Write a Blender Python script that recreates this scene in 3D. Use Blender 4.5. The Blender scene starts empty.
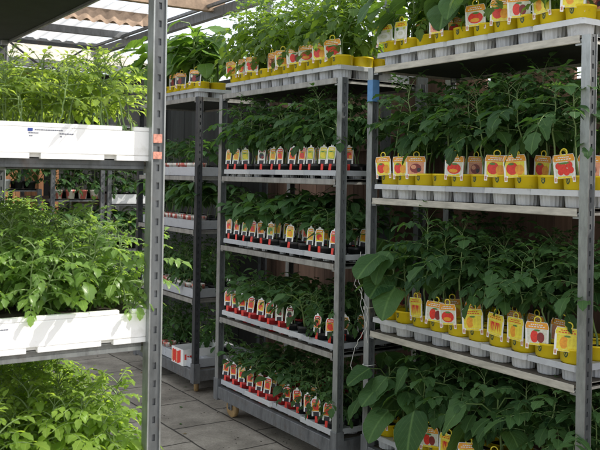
import bpy, math, random
from mathutils import Vector, Matrix
R = math.radians
rnd = random.Random(7)
scene = bpy.context.scene
COL = scene.collection

# ------------------------------------------------------------------ frame
# the rows of trolleys run along D1, their depth is D2
VA = R(33.0)
D1 = Vector((-math.sin(VA), math.cos(VA), 0))
D2 = Vector((math.cos(VA), math.sin(VA), 0))
ROT = math.atan2(-D1.y, -D1.x)            # local x = -D1, local y = D2
def SD(s, d, z=0.0):
    p = D1 * s + D2 * d
    return Vector((p.x, p.y, z))

# ------------------------------------------------------------------ materials
def mat(name):
    m = bpy.data.materials.new(name); m.use_nodes = True
    nt = m.node_tree
    b = nt.nodes['Principled BSDF']
    return m, nt, b
def N(nt, t, **kw):
    n = nt.nodes.new(t)
    for k, v in kw.items(): setattr(n, k, v)
    return n
def L(nt, a, b): nt.links.new(a, b)
def noise(nt, scale, detail=4, rough=.6, coord='Object', stretch=None):
    tc = N(nt, 'ShaderNodeTexCoord')
    src = tc.outputs[coord]
    if stretch:
        mp = N(nt, 'ShaderNodeMapping'); mp.inputs['Scale'].default_value = stretch
        L(nt, src, mp.inputs[0]); src = mp.outputs[0]
    n = N(nt, 'ShaderNodeTexNoise'); n.inputs['Scale'].default_value = scale
    n.inputs['Detail'].default_value = detail; n.inputs['Roughness'].default_value = rough
    L(nt, src, n.inputs['Vector'])
    return n
def ramp(nt, src, stops):
    r = N(nt, 'ShaderNodeValToRGB')
    el = r.color_ramp.elements
    while len(el) < len(stops): el.new(.5)
    for e, (p, c) in zip(el, stops):
        e.position = p; e.color = (c[0], c[1], c[2], 1)
    L(nt, src, r.inputs[0])
    return r
def bump(nt, b, h, strength=.3, dist=.01):
    bp = N(nt, 'ShaderNodeBump'); bp.inputs['Strength'].default_value = strength
    bp.inputs['Distance'].default_value = dist
    L(nt, h, bp.inputs['Height']); L(nt, bp.outputs[0], b.inputs['Normal'])
def simple(name, c, rough=.6, var=.15, scale=12, metal=0.0, bmp=0.0, stretch=None, spec=.5, objrand=0.0):
    m, nt, b = mat(name)
    n = noise(nt, scale, 5, .65, stretch=stretch)
    lo = [x * (1 - var) for x in c]; hi = [min(1, x * (1 + var)) for x in c]
    r = ramp(nt, n.outputs['Fac'], [(.3, lo), (.7, hi)])
    out = r.outputs[0]
    if objrand:
        oi = N(nt, 'ShaderNodeObjectInfo')
        mr = N(nt, 'ShaderNodeMapRange'); mr.inputs['To Min'].default_value = 1 - objrand; mr.inputs['To Max'].default_value = 1 + objrand
        L(nt, oi.outputs['Random'], mr.inputs['Value'])
        hs = N(nt, 'ShaderNodeHueSaturation'); L(nt, mr.outputs[0], hs.inputs['Value']); L(nt, out, hs.inputs['Color'])
        out = hs.outputs[0]
    L(nt, out, b.inputs['Base Color'])
    b.inputs['Roughness'].default_value = rough; b.inputs['Metallic'].default_value = metal
    b.inputs['Specular IOR Level'].default_value = spec
    if bmp: bump(nt, b, n.outputs['Fac'], bmp, .004)
    return m

def leaf_mat(name, dark, light, trans_col, trans=.35, rough=.42, vein=.6, veinfreq=9.0, spec=.4):
    m, nt, b = mat(name)
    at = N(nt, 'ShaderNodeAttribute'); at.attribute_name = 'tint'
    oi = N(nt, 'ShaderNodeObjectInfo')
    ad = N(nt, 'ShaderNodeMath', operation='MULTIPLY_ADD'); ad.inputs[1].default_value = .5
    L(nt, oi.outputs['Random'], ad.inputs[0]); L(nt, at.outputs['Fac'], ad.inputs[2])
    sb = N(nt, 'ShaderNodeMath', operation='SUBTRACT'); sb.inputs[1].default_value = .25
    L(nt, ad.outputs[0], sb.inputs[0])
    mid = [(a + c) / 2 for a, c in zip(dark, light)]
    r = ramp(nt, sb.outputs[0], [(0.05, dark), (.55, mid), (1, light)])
    # veins from the uv (u along the midrib, v across it, midrib at .5)
    uv = N(nt, 'ShaderNodeUVMap'); sp = N(nt, 'ShaderNodeSeparateXYZ'); L(nt, uv.outputs[0], sp.inputs[0])
    a0 = N(nt, 'ShaderNodeMath', operation='SUBTRACT'); a0.inputs[1].default_value = .5; L(nt, sp.outputs['Y'], a0.inputs[0])
    ab = N(nt, 'ShaderNodeMath', operation='ABSOLUTE'); L(nt, a0.outputs[0], ab.inputs[0])
    mrm = N(nt, 'ShaderNodeMapRange'); mrm.inputs['From Min'].default_value = .012; mrm.inputs['From Max'].default_value = .05
    mrm.inputs['To Min'].default_value = 1; mrm.inputs['To Max'].default_value = 0; L(nt, ab.outputs[0], mrm.inputs['Value'])
    u1 = N(nt, 'ShaderNodeMath', operation='MULTIPLY_ADD'); u1.inputs[1].default_value = -.9
    L(nt, ab.outputs[0], u1.inputs[0]); L(nt, sp.outputs['X'], u1.inputs[2])
    u2 = N(nt, 'ShaderNodeMath', operation='MULTIPLY'); u2.inputs[1].default_value = veinfreq; L(nt, u1.outputs[0], u2.inputs[0])
    fr = N(nt, 'ShaderNodeMath', operation='PINGPONG'); fr.inputs[1].default_value = .5; L(nt, u2.outputs[0], fr.inputs[0])
    mrv = N(nt, 'ShaderNodeMapRange'); mrv.inputs['From Min'].default_value = 0; mrv.inputs['From Max'].default_value = .12
    mrv.inputs['To Min'].default_value = .55; mrv.inputs['To Max'].default_value = 0; L(nt, fr.outputs[0], mrv.inputs['Value'])
    mx = N(nt, 'ShaderNodeMath', operation='MAXIMUM'); L(nt, mrm.outputs[0], mx.inputs[0]); L(nt, mrv.outputs[0], mx.inputs[1])
    vs = N(nt, 'ShaderNodeMath', operation='MULTIPLY'); vs.inputs[1].default_value = vein; L(nt, mx.outputs[0], vs.inputs[0])
    mixv = N(nt, 'ShaderNodeMix', data_type='RGBA')
    L(nt, vs.outputs[0], mixv.inputs['Factor']); L(nt, r.outputs[0], mixv.inputs['A'])
    mixv.inputs['B'].default_value = (light[0] * 1.5, light[1] * 1.35, light[2] * 1.4, 1)
    # blotches
    nz = noise(nt, 60, 3); hs = N(nt, 'ShaderNodeHueSaturation')
    mrn = N(nt, 'ShaderNodeMapRange'); mrn.inputs['To Min'].default_value = .7; mrn.inputs['To Max'].default_value = 1.3
    L(nt, nz.outputs['Fac'], mrn.inputs['Value']); L(nt, mrn.outputs[0], hs.inputs['Value']); L(nt, mixv.outputs['Result'], hs.inputs['Color'])
    L(nt, hs.outputs[0], b.inputs['Base Color'])
    b.inputs['Roughness'].default_value = rough; b.inputs['Specular IOR Level'].default_value = spec
    bp = N(nt, 'ShaderNodeBump'); bp.inputs['Strength'].default_value = .6; bp.inputs['Distance'].default_value = .004; bp.invert = True
    L(nt, mx.outputs[0], bp.inputs['Height']); L(nt, bp.outputs[0], b.inputs['Normal'])
    tr = N(nt, 'ShaderNodeBsdfTranslucent')
    mt = N(nt, 'ShaderNodeMix', data_type='RGBA'); mt.blend_type = 'MULTIPLY'; mt.inputs['Factor'].default_value = .35
    mt.inputs['A'].default_value = (*trans_col, 1); L(nt, hs.outputs[0], mt.inputs['B'])
    mt2 = N(nt, 'ShaderNodeMix', data_type='RGBA'); mt2.inputs['Factor'].default_value = .25
    L(nt, mt.outputs['Result'], mt2.inputs['A']); mt2.inputs['B'].default_value = (*trans_col, 1)
    L(nt, mt2.outputs['Result'], tr.inputs['Color'])
    ms = N(nt, 'ShaderNodeMixShader'); ms.inputs[0].default_value = trans
    L(nt, b.outputs[0], ms.inputs[1]); L(nt, tr.outputs[0], ms.inputs[2])
    L(nt, ms.outputs[0], nt.nodes['Material Output'].inputs['Surface'])
    return m

M = {}
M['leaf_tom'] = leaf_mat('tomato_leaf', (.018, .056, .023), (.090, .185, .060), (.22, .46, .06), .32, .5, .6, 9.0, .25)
M['leaf_top'] = leaf_mat('sunny_tomato_leaf', (.028, .075, .02), (.12, .23, .05), (.50, .74, .07), .42, .45, .6, 9.0, .3)  # lighter copy of the tomato leaf, sunlight put into its colour
M['leaf_small'] = leaf_mat('small_leaf', (.020, .064, .026), (.090, .19, .062), (.22, .46, .065), .3, .46, .7, 9.0, .28)
M['leaf_big'] = leaf_mat('broad_leaf', (.030, .085, .032), (.09, .185, .06), (.28, .48, .07), .3, .55, .85, 7.0, .22)
M['leaf_light'] = leaf_mat('light_broad_leaf', (.06, .14, .03), (.14, .26, .06), (.35, .60, .06), .4, .45, .4, 7.0)
M['leaf_seed'] = leaf_mat('seedling_leaf', (.030, .085, .014), (.33, .47, .11), (.76, .98, .14), .54, .4, .45, 9.0, .4)
M['leaf_fresh'] = leaf_mat('fresh_leaf', (.026, .085, .012), (.30, .45, .09), (.74, 1.0, .11), .52, .38, .45, 9.0, .45)
M['leaf_bright'] = leaf_mat('bright_leaf', (.022, .075, .014), (.25, .42, .10), (.62, .92, .13), .45, .34, .45, 9.0, .7)
M['dry_leaf'] = simple('dry_leaf', (.24, .17, .07), .8, .3, 30)
M['stem'] = simple('stem_green', (.13, .20, .06), .5, .25, 30)
M['stem_pale'] = simple('stem_pale', (.19, .28, .10), .5, .2, 30)

def steel_mat(name, c, rough=.42, rust=.25, metal=.75):
    m, nt, b = mat(name)
    n = noise(nt, 9, 6, .7, stretch=(3, 3, .8)); n2 = noise(nt, 45, 4, .6); n3 = noise(nt, 4, 6, .75)
    r = ramp(nt, n.outputs['Fac'], [(.3, [x * .62 for x in c]), (.5, c), (.72, [min(1, x * 1.3) for x in c])])
    rr = ramp(nt, n3.outputs['Fac'], [(.56, (0, 0, 0)), (.70, (rust * 1.3, rust * 1.3, rust * 1.3))])
    mx = N(nt, 'ShaderNodeMix', data_type='RGBA'); L(nt, rr.outputs[0], mx.inputs['Factor'])
    L(nt, r.outputs[0], mx.inputs['A']); mx.inputs['B'].default_value = (.13, .075, .04, 1)
    L(nt, mx.outputs['Result'], b.inputs['Base Color'])
    b.inputs['Metallic'].default_value = metal
    mr = N(nt, 'ShaderNodeMapRange'); mr.inputs['To Min'].default_value = rough - .12; mr.inputs['To Max'].default_value = rough + .2
    L(nt, n2.outputs['Fac'], mr.inputs['Value']); L(nt, mr.outputs[0], b.inputs['Roughness'])
    bump(nt, b, n2.outputs['Fac'], .12, .003)
    return m
M['steel'] = steel_mat('galvanised_steel', (.36, .38, .38))
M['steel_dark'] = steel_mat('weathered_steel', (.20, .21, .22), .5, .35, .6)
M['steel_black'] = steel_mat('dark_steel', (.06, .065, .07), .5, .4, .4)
M['steel_mid'] = steel_mat('shaded_steel', (.13, .14, .145), .55, .3, .5)  # shade put into the colour of slotted post faces; also one dark shelf lip
M['shelf_edge'] = simple('shelf_edge_cream', (.47, .445, .385), .5, .3, 16, .0, .2, (.6, 3, 3))
M['shelf_grey'] = steel_mat('shelf_edge_grey', (.36, .36, .34), .5, .5, .5)
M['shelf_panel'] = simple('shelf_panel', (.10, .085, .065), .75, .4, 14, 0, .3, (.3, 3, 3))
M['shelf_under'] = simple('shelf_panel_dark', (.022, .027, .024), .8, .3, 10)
M['wheel'] = simple('caster_wheel', (.38, .25, .11), .55, .3, 25)
M['wheel_dark'] = simple('caster_wheel_dark', (.10, .06, .045), .6, .3, 25)
M['blue'] = simple('blue_tape', (.10, .24, .46), .5, .15, 20)
M['red_sticker'] = simple('red_sticker', (.62, .27, .20), .5, .5, 90)
def wood_mat(name, c, dirv=(1, 1, .06), scale=28, var=.45, objrand=0):
    m, nt, b = mat(name)
    n = noise(nt, scale, 6, .65, stretch=dirv); n2 = noise(nt, 3, 3)
    r = ramp(nt, n.outputs['Fac'], [(.3, [x * (1 - var) for x in c]), (.55, c), (.75, [min(1, x * (1 + var)) for x in c])])
    at = N(nt, 'ShaderNodeAttribute'); at.attribute_name = 'tint'
    hs = N(nt, 'ShaderNodeHueSaturation'); mr = N(nt, 'ShaderNodeMapRange')
    mr.inputs['To Min'].default_value = .6; mr.inputs['To Max'].default_value = 1.35
    L(nt, at.outputs['Fac'], mr.inputs['Value']); L(nt, mr.outputs[0], hs.inputs['Value']); L(nt, r.outputs[0], hs.inputs['Color'])
    L(nt, hs.outputs[0], b.inputs['Base Color']); b.inputs['Roughness'].default_value = .8
    bump(nt, b, n.outputs['Fac'], .4, .004)
    return m
M['fence_wood'] = wood_mat('fence_wood', (.19, .112, .078))
M['beam_wood'] = wood_mat('beam_wood', (.38, .27, .19), (.5, .06, .5))
M['wall_wood'] = wood_mat('wall_wood', (.40, .19, .085))
M['dark_wall'] = wood_mat('dark_shed', (.020, .024, .023))
def plastic(name, c, rough=.38, var=.1, trans=0, objrand=0.0):
    m = simple(name, c, rough, var, 25, 0, 0, None, .5, objrand)
    nt = m.node_tree; b = nt.nodes['Principled BSDF']; lk = b.inputs['Base Color'].links[0]; src = lk.from_socket
    oi = N(nt, 'ShaderNodeObjectInfo'); tc = N(nt, 'ShaderNodeTexCoord'); va = N(nt, 'ShaderNodeVectorMath', operation='ADD')
    sc_ = N(nt, 'ShaderNodeVectorMath', operation='SCALE'); sc_.inputs['Scale'].default_value = 3.0
    cb_ = N(nt, 'ShaderNodeCombineXYZ'); L(nt, oi.outputs['Random'], cb_.inputs[0]); L(nt, oi.outputs['Random'], cb_.inputs[1]); L(nt, cb_.outputs[0], sc_.inputs[0])
    L(nt, tc.outputs['Object'], va.inputs[0]); L(nt, sc_.outputs[0], va.inputs[1])
    dn = N(nt, 'ShaderNodeTexNoise'); dn.inputs['Scale'].default_value = 34; dn.inputs['Detail'].default_value = 7; dn.inputs['Roughness'].default_value = .75
    L(nt, va.outputs[0], dn.inputs['Vector'])
    dr = ramp(nt, dn.outputs['Fac'], [(.60, (0, 0, 0)), (.72, (.55, .55, .55))])
    dm = N(nt, 'ShaderNodeMix', data_type='RGBA'); L(nt, dr.outputs[0], dm.inputs['Factor']); L(nt, src, dm.inputs['A']); dm.inputs['B'].default_value = (.10, .075, .05, 1)
    L(nt, dm.outputs['Result'], b.inputs['Base Color'])
    if trans:
        nt = m.node_tree; b = nt.nodes['Principled BSDF']
        tr = N(nt, 'ShaderNodeBsdfTranslucent'); tr.inputs[0].default_value = (*c, 1)
        ms = N(nt, 'ShaderNodeMixShader'); ms.inputs[0].default_value = trans
        L(nt, b.outputs[0], ms.inputs[1]); L(nt, tr.outputs[0], ms.inputs[2])
        L(nt, ms.outputs[0], nt.nodes['Material Output'].inputs['Surface'])
    return m
M['yellow'] = plastic('yellow_pot_plastic', (1.0, .755, .016), .34, .04, .22, .05)
M['black'] = plastic('black_pot_plastic', (.012, .012, .013), .45)
M['redpot'] = plastic('red_pot_plastic', (.50, .022, .024), .35, .1, .1)
M['tray'] = plastic('white_tray_plastic', (.72, .74, .76), .35, .06, .22, .05)
M['tray_grey'] = plastic('grey_tray_plastic', (.56, .585, .62), .35, .08, .18, .08)
M['soil'] = simple('potting_soil', (.030, .021, .015), .95, .6, 120, 0, .9)
M['emblem'] = simple('emblem_green', (.035, .07, .03), .5, .1)
M['emblem_lt'] = simple('emblem_yellow', (.62, .50, .05), .5, .1)
def foam_mat():
    m, nt, b = mat('white_foam')
    v = N(nt, 'ShaderNodeTexVoronoi'); v.inputs['Scale'].default_value = 190
    tc = N(nt, 'ShaderNodeTexCoord'); L(nt, tc.outputs['Object'], v.inputs['Vector'])
    n = noise(nt, 6, 6, .7); n2 = noise(nt, 30, 5, .7, stretch=(1, 1, 2))
    r = ramp(nt, n.outputs['Fac'], [(.3, (.66, .65, .61)), (.45, (.86, .86, .85)), (.75, (.90, .90, .90))])
    r2 = ramp(nt, n2.outputs['Fac'], [(.62, (1, 1, 1)), (.80, (.62, .58, .50))])
    mx = N(nt, 'ShaderNodeMix', data_type='RGBA'); mx.blend_type = 'MULTIPLY'; mx.inputs['Factor'].default_value = .7
    L(nt, r.outputs[0], mx.inputs['A']); L(nt, r2.outputs[0], mx.inputs['B'])
    L(nt, mx.outputs['Result'], b.inputs['Base Color']); b.inputs['Roughness'].default_value = .7
    bump(nt, b, v.outputs['Distance'], .08, .002)
    return m
M['foam'] = foam_mat()
M['ink'] = simple('print_ink', (.10, .11, .16), .6, .1)
M['ink_blue'] = simple('print_blue', (.02, .05, .26), .5, .1)
M['card'] = simple('card_white', (.88, .88, .86), .4, .04)
def pc(name, c): M[name] = simple('print_' + name, c, .38, .22, 90)
pc('p_red', (.76, .045, .03)); pc('p_darkred', (.26, .035, .035)); pc('p_orange', (.92, .36, .03)); pc('p_yellow', (.95, .72, .06))
pc('p_green', (.10, .25, .05)); pc('p_lime', (.50, .60, .12)); pc('p_dark', (.03, .025, .035)); pc('p_pale', (.72, .72, .60)); pc('p_pink', (.78, .34, .20))
def printed_pot():
    m, nt, b = mat('printed_pot')
    n = noise(nt, 22, 2, .5, stretch=(1, 1, .45))
    oi = N(nt, 'ShaderNodeObjectInfo'); tc = N(nt, 'ShaderNodeTexCoord')
    va = N(nt, 'ShaderNodeVectorMath', operation='MULTIPLY_ADD'); va.inputs[1].default_value = (1, 1, .45)
    L(nt, tc.outputs['Object'], va.inputs[0]); L(nt, oi.outputs['Random'], va.inputs[2]); L(nt, va.outputs[0], n.inputs['Vector'])
    r = ramp(nt, n.outputs['Fac'], [(.40, (.60, .14, .12)), (.47, (.66, .22, .17)), (.5, (.78, .74, .68)), (.62, (.80, .76, .70))])
    r.color_ramp.interpolation = 'LINEAR'
    L(nt, r.outputs[0], b.inputs['Base Color']); b.inputs['Roughness'].default_value = .4
    return m
M['printed'] = printed_pot()
M['twine'] = simple('twine_white', (.66, .66, .62), .7, .15)
def paving():
    m, nt, b = mat('paving_slabs')
    tc = N(nt, 'ShaderNodeTexCoord'); mp = N(nt, 'ShaderNodeMapping')
    mp.inputs['Rotation'].default_value = (0, 0, R(57)); mp.inputs['Location'].default_value = (.21, .33, 0)
    L(nt, tc.outputs['Object'], mp.inputs[0])
    nw = noise(nt, 2.2, 3); dm = N(nt, 'ShaderNodeMix', data_type='RGBA'); dm.inputs['Factor'].default_value = .045
    L(nt, mp.outputs[0], dm.inputs['A']); L(nt, nw.outputs['Color'], dm.inputs['B'])
    br = N(nt, 'ShaderNodeTexBrick'); br.inputs['Scale'].default_value = 1
    br.inputs['Brick Width'].default_value = .50; br.inputs['Row Height'].default_value = .40; br.inputs['Mortar Size'].default_value = .007
    br.inputs['Mortar Smooth'].default_value = .3; br.inputs['Bias'].default_value = 0
    br.inputs['Color1'].default_value = (.33, .31, .275, 1); br.inputs['Color2'].default_value = (.43, .405, .36, 1); br.inputs['Mortar'].default_value = (.075, .068, .06, 1)
    L(nt, dm.outputs['Result'], br.inputs['Vector'])
    n1 = noise(nt, 3.2, 8, .7); n2 = noise(nt, 70, 6, .7)
    r1 = ramp(nt, n1.outputs['Fac'], [(.32, (.48, .46, .43)), (.62, (1.08, 1.05, 1.0))]); r2 = ramp(nt, n2.outputs['Fac'], [(.3, (.72, .72, .72)), (.7, (1.1, 1.1, 1.1))])
    m1 = N(nt, 'ShaderNodeMix', data_type='RGBA'); m1.blend_type = 'MULTIPLY'; m1.inputs['Factor'].default_value = 1
    m2 = N(nt, 'ShaderNodeMix', data_type='RGBA'); m2.blend_type = 'MULTIPLY'; m2.inputs['Factor'].default_value = 1
    L(nt, br.outputs['Color'], m1.inputs['A']); L(nt, r1.outputs[0], m1.inputs['B'])
    L(nt, m1.outputs['Result'], m2.inputs['A']); L(nt, r2.outputs[0], m2.inputs['B'])
    L(nt, m2.outputs['Result'], b.inputs['Base Color']); b.inputs['Roughness'].default_value = .8
    sb = N(nt, 'ShaderNodeMath', operation='MULTIPLY_ADD'); sb.inputs[1].default_value = -1.0
    L(nt, br.outputs['Fac'], sb.inputs[0]); L(nt, n2.outputs['Fac'], sb.inputs[2])
    bump(nt, b, sb.outputs[0], .5, .006)
    return m
M['paving'] = paving()
M['roof_light'] = plastic('translucent_roof', (.62, .64, .66), .5, .12, .55)
M['roof_cream'] = simple('cream_roof_sheet', (.66, .61, .50), .6, .18, 5, 0, .1)
M['render_wall'] = simple('pale_render', (.62, .58, .50), .85, .12, 4, 0, .2)
M['cloth_blue'] = simple('pale_blue_cloth', (.42, .56, .74), .8, .2, 12)
M['glove'] = simple('terracotta', (.50, .22, .13), .8, .2, 20)

# ------------------------------------------------------------------ mesh builder
class MB:
    def __init__(s):
        s.v = []; s.f = []; s.mi = []; s.uv = []; s.t = []; s.sm = []
    def add(s, verts, faces, mi=0, tint=.5, uvs=None, smooth=False):
        o = len(s.v); s.v.extend(verts); s.t.extend([tint] * len(verts))
        if uvs is None: uvs = [(.5, .2)] * len(verts)
        s.uv.extend(uvs)
        for f in faces:
            s.f.append([i + o for i in f]); s.mi.append(mi); s.sm.append(smooth)
    def box(s, a, b, mi=0, tint=.5, bev=0):
        x0, y0, z0 = a; x1, y1, z1 = b
        if bev:
            c = bev; vs = []; 
            # chamfered box: 24 verts
            def P(x, y, z): vs.append((x, y, z)); return len(vs) - 1
            idx = {}
            for sx in (0, 1):
                for sy in (0, 1):
                    for sz in (0, 1):
                        X = (x0, x1)[sx]; Y = (y0, y1)[sy]; Z = (z0, z1)[sz]
                        ix = X + (c if sx == 0 else -c); iy = Y + (c if sy == 0 else -c); iz = Z + (c if sz == 0 else -c)
                        idx[sx, sy, sz] = (P(X, iy, iz), P(ix, Y, iz), P(ix, iy, Z))
            F = []
            def q(keys, ax):
                F.append([idx[k][ax] for k in keys])
            q([(0,0,0),(0,0,1),(0,1,1),(0,1,0)], 0); q([(1,0,0),(1,1,0),(1,1,1),(1,0,1)], 0)
            q([(0,0,0),(1,0,0),(1,0,1),(0,0,1)], 1); q([(0,1,0),(0,1,1),(1,1,1),(1,1,0)], 1)
            q([(0,0,0),(0,1,0),(1,1,0),(1,0,0)], 2); q([(0,0,1),(1,0,1),(1,1,1),(0,1,1)], 2)
            for k in idx: F.append(list(idx[k]))
            for a_ in (0, 1):
                for b_ in (0, 1):
                    F.append([idx[0,a_,b_][1], idx[1,a_,b_][1], idx[1,a_,b_][2], idx[0,a_,b_][2]])
                    F.append([idx[a_,0,b_][0], idx[a_,1,b_][0], idx[a_,1,b_][2], idx[a_,0,b_][2]])
                    F.append([idx[a_,b_,0][0], idx[a_,b_,1][0], idx[a_,b_,1][1], idx[a_,b_,0][1]])
            s.add(vs, F, mi, tint); return
        vs = [(x, y, z) for x in (x0, x1) for y in (y0, y1) for z in (z0, z1)]
        s.add(vs, [(0,1,3,2),(4,6,7,5),(0,4,5,1),(2,3,7,6),(0,2,6,4),(1,5,7,3)], mi, tint)
    def lathe(s, prof, seg=20, mi=0, c=(0, 0, 0), ripple=0, smooth=True, cap=False):
        vs = []; F = []
        for (r, z) in prof:
            for k in range(seg):
                a = 2 * math.pi * k / seg
                rr = r - (ripple if k % 2 else 0)
                vs.append((c[0] + rr * math.cos(a), c[1] + rr * math.sin(a), c[2] + z))
        for i in range(len(prof) - 1):
            for k in range(seg):
                k2 = (k + 1) % seg
                F.append((i*seg+k, i*seg+k2, (i+1)*seg+k2, (i+1)*seg+k))
        s.add(vs, F, mi, smooth=smooth)
        if cap:
            s.add(vs[:seg], [list(range(seg))[::-1]], mi)
    def tube(s, pts, rad, seg=5, mi=0, tint=.5, closed=False):
        pts = [Vector(p) for p in pts]; n = len(pts); vs = []; F = []
        rads = rad if isinstance(rad, (list, tuple)) else [rad] * n
        up = None
        for i, p in enumerate(pts):
            if closed: t = pts[(i+1) % n] - pts[i-1]
            else: t = pts[min(i+1, n-1)] - pts[max(i-1, 0)]
            if t.length < 1e-9: t = Vector((0, 0, 1))
            t.normalize()
            if up is None:
                up = Vector((0, 0, 1)) if abs(t.z) < .9 else Vector((1, 0, 0))
            a = up - t * up.dot(t)
            if a.length < 1e-6: a = t.orthogonal()
            a.normalize(); up = a; b = t.cross(a)
            for k in range(seg):
                th = 2 * math.pi * k / seg
                q = p + (a * math.cos(th) + b * math.sin(th)) * rads[i]
                vs.append((q.x, q.y, q.z))
        for i in range(n if closed else n - 1):
            j = (i + 1) % n
            for k in range(seg):
                k2 = (k + 1) % seg
                F.append((i*seg+k, i*seg+k2, j*seg+k2, j*seg+k))
        s.add(vs, F, mi, tint, smooth=True)
    def mesh(s, name, mats):
        me = bpy.data.meshes.new(name)
        me.from_pydata(s.v, [], s.f)
        for m in (mats if isinstance(mats, (list, tuple)) else [mats]): me.materials.append(m)
        me.polygons.foreach_set('material_index', s.mi)
        me.polygons.foreach_set('use_smooth', s.sm)
        uvl = me.uv_layers.new(name='UVMap'); flat = []
        for f in s.f:
            for i in f: flat.extend(s.uv[i])
        uvl.data.foreach_set('uv', flat)
        at = me.attributes.new('tint', 'FLOAT', 'POINT'); at.data.foreach_set('value', s.t)
        me.update()
        return me
def ob(name, me, parent=None, loc=(0, 0, 0), rz=0):
    o = bpy.data.objects.new(name, me); COL.objects.link(o)
    o.location = loc; o.rotation_euler = (0, 0, rz)
    if parent: o.parent = parent
    return o
def tag(o, label=None, cat=None, group=None, kind=None):
    if label: o['label'] = label
    if cat: o['category'] = cat
    if group: o['group'] = group
    if kind: o['kind'] = kind
    return o
def empty(name, loc, rz=ROT):
    o = bpy.data.objects.new(name, None); COL.objects.link(o); o.empty_display_size = .05
    o.location = loc; o.rotation_euler = (0, 0, rz); return o
def dup(o, parent=None):
    c = o.copy(); COL.objects.link(c); c.parent = parent
    for ch in list(o.children): dup(ch, c)
    return c
ORD = ['first', 'second', 'third', 'fourth', 'fifth', 'sixth', 'seventh', 'eighth', 'ninth', 'tenth', 'eleventh', 'twelfth', 'thirteenth', 'fourteenth', 'fifteenth', 'sixteenth']

# ------------------------------------------------------------------ leaves and plants
def leaf(mb, base, yaw, pitch, ln, wd, curl=.8, fold=.25, roll=0, tint=.5, n=6, shape='ovate', teeth=0.0, wave=0.0, r=rnd, mi=0):
    st = []
    x = z = 0.0
    for i in range(n + 1):
        t = i / n; a = pitch - curl * t
        st.append((t, x, z, a))
        x += math.cos(a) * ln / n; z += math.sin(a) * ln / n
    cy, sy = math.cos(yaw), math.sin(yaw); cr, sr = math.cos(roll), math.sin(roll)
    vs = []; uv = []
    ph = r.uniform(0, 6.28); cross = (-1, -.5, 0, .5, 1) if n >= 12 else (-1, 0, 1); NC = len(cross)
    for i, (t, x, z, a) in enumerate(st):
        if shape == 'ovate': w = math.sin(math.pi * min(1, t ** .72)) ** .85
        elif shape == 'lance': w = math.sin(math.pi * t ** .85) ** 1.1
        else: w = (math.sin(math.pi * t ** .55)) ** .65
        w *= wd * .5
        if i in (0, n): w = max(w, wd * .015)
        if teeth and 0 < i < n: w *= (1 + teeth) if i % 2 else (1 - teeth)
        nx, nz = -math.sin(a), math.cos(a)
        for sgn in cross:
            lift = abs(sgn) * w * fold + (wave * wd * abs(sgn) * math.sin(t * 9 + ph + sgn * 1.3) if sgn else 0)
            if NC > 3 and sgn: lift += wd * .022 * math.cos((t - .45 * abs(sgn)) * 44) * (1 - abs(sgn) * .5) + (wd * .02 if abs(sgn) == .5 else 0)
            # teeth sweep towards the tip
            fx = abs(sgn) * w * .18
            px = x + nx * lift + fx * math.cos(a); py = sgn * w; pz = z + nz * lift + fx * math.sin(a)
            py2 = py * cr - (pz - z) * sr; pz2 = z + py * sr + (pz - z) * cr
            vs.append((base[0] + px * cy - py2 * sy, base[1] + px * sy + py2 * cy, base[2] + pz2))
            uv.append((t, .5 + sgn * .5 * (w / (wd * .5) if wd else 0)))
    F = []
    for i in range(n):
        for q in range(NC - 1):
            o = i * NC + q; F.append((o, o + NC, o + NC + 1, o + 1))
    mb.add(vs, F, mi, tint, uv, smooth=True)

def compound(mb, sb, base, yaw, pitch, ln, r, tint, k=1.0, pairs=3, curl=1.2, wr=1.0):
    n = 8; p = Vector(base); pts = [p.copy()]; angs = []
    yw = yaw
    for i in range(n):
        a = pitch - curl * (i / n) ** 1.2; angs.append(a)
        yw += r.uniform(-.08, .08)
        p = p + Vector((math.cos(a) * math.cos(yw), math.cos(a) * math.sin(yw), math.sin(a))) * (ln / n)
        pts.append(p.copy())
    sb.tube(pts, [.0022 * k * (1 - .6 * i / n) for i in range(n + 1)], 3)
    stations = [(.38, .55), (.62, .9), (.84, 1.0)][-pairs:] if pairs <= 3 else [(.3, .5), (.48, .75), (.66, .95), (.85, 1.0)]
    for t, sc in stations:
        i = min(n - 1, int(t * n)); q = pts[i] + (pts[i+1] - pts[i]) * (t * n - i); a = angs[i]
        for sg in (-1, 1):
            l = ln * (.36 if pairs < 4 else .335) * sc * r.uniform(.8, 1.15)
            leaf(mb, q, yw + sg * r.uniform(.85, 1.25), a * .5 + r.uniform(-.35, .2), l, l * r.uniform(.50, .62) * wr, r.uniform(.5, 1.3), r.uniform(.05, .4), sg * r.uniform(-.3, .5), tint + r.uniform(-.12, .12), 6, 'ovate', .13, .03, r)
            if sc > .7 and r.random() < .6:
                q2 = pts[i] ; leaf(mb, q2, yw + sg * 1.3, a * .4, l * .35, l * .2, .6, .2, 0, tint, 3, 'ovate', 0, 0, r)
    l = ln * .42 * r.uniform(.85, 1.15)
    leaf(mb, pts[-1], yw, angs[-1] + .2, l, l * .62 * wr, r.uniform(.4, 1.2), r.uniform(.05, .35), r.uniform(-.3, .3), tint + r.uniform(-.1, .1), 7, 'ovate', .13, .03, r)

def stem_curve(r, h, wob=.04, n=7, lean=.0):
    a = r.uniform(0, 6.28); p = Vector((0, 0, 0)); pts = [p.copy()]
    dx, dy = math.cos(a) * lean, math.sin(a) * lean
    for i in range(n):
        p = p + Vector((dx / n + r.uniform(-wob, wob) * h / n, dy / n + r.uniform(-wob, wob) * h / n, h / n))
        pts.append(p.copy())
    return pts
def along(pts, t):
    n = len(pts) - 1; i = min(n - 1, int(t * n)); return pts[i] + (pts[i+1] - pts[i]) * (t * n - i)

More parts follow.
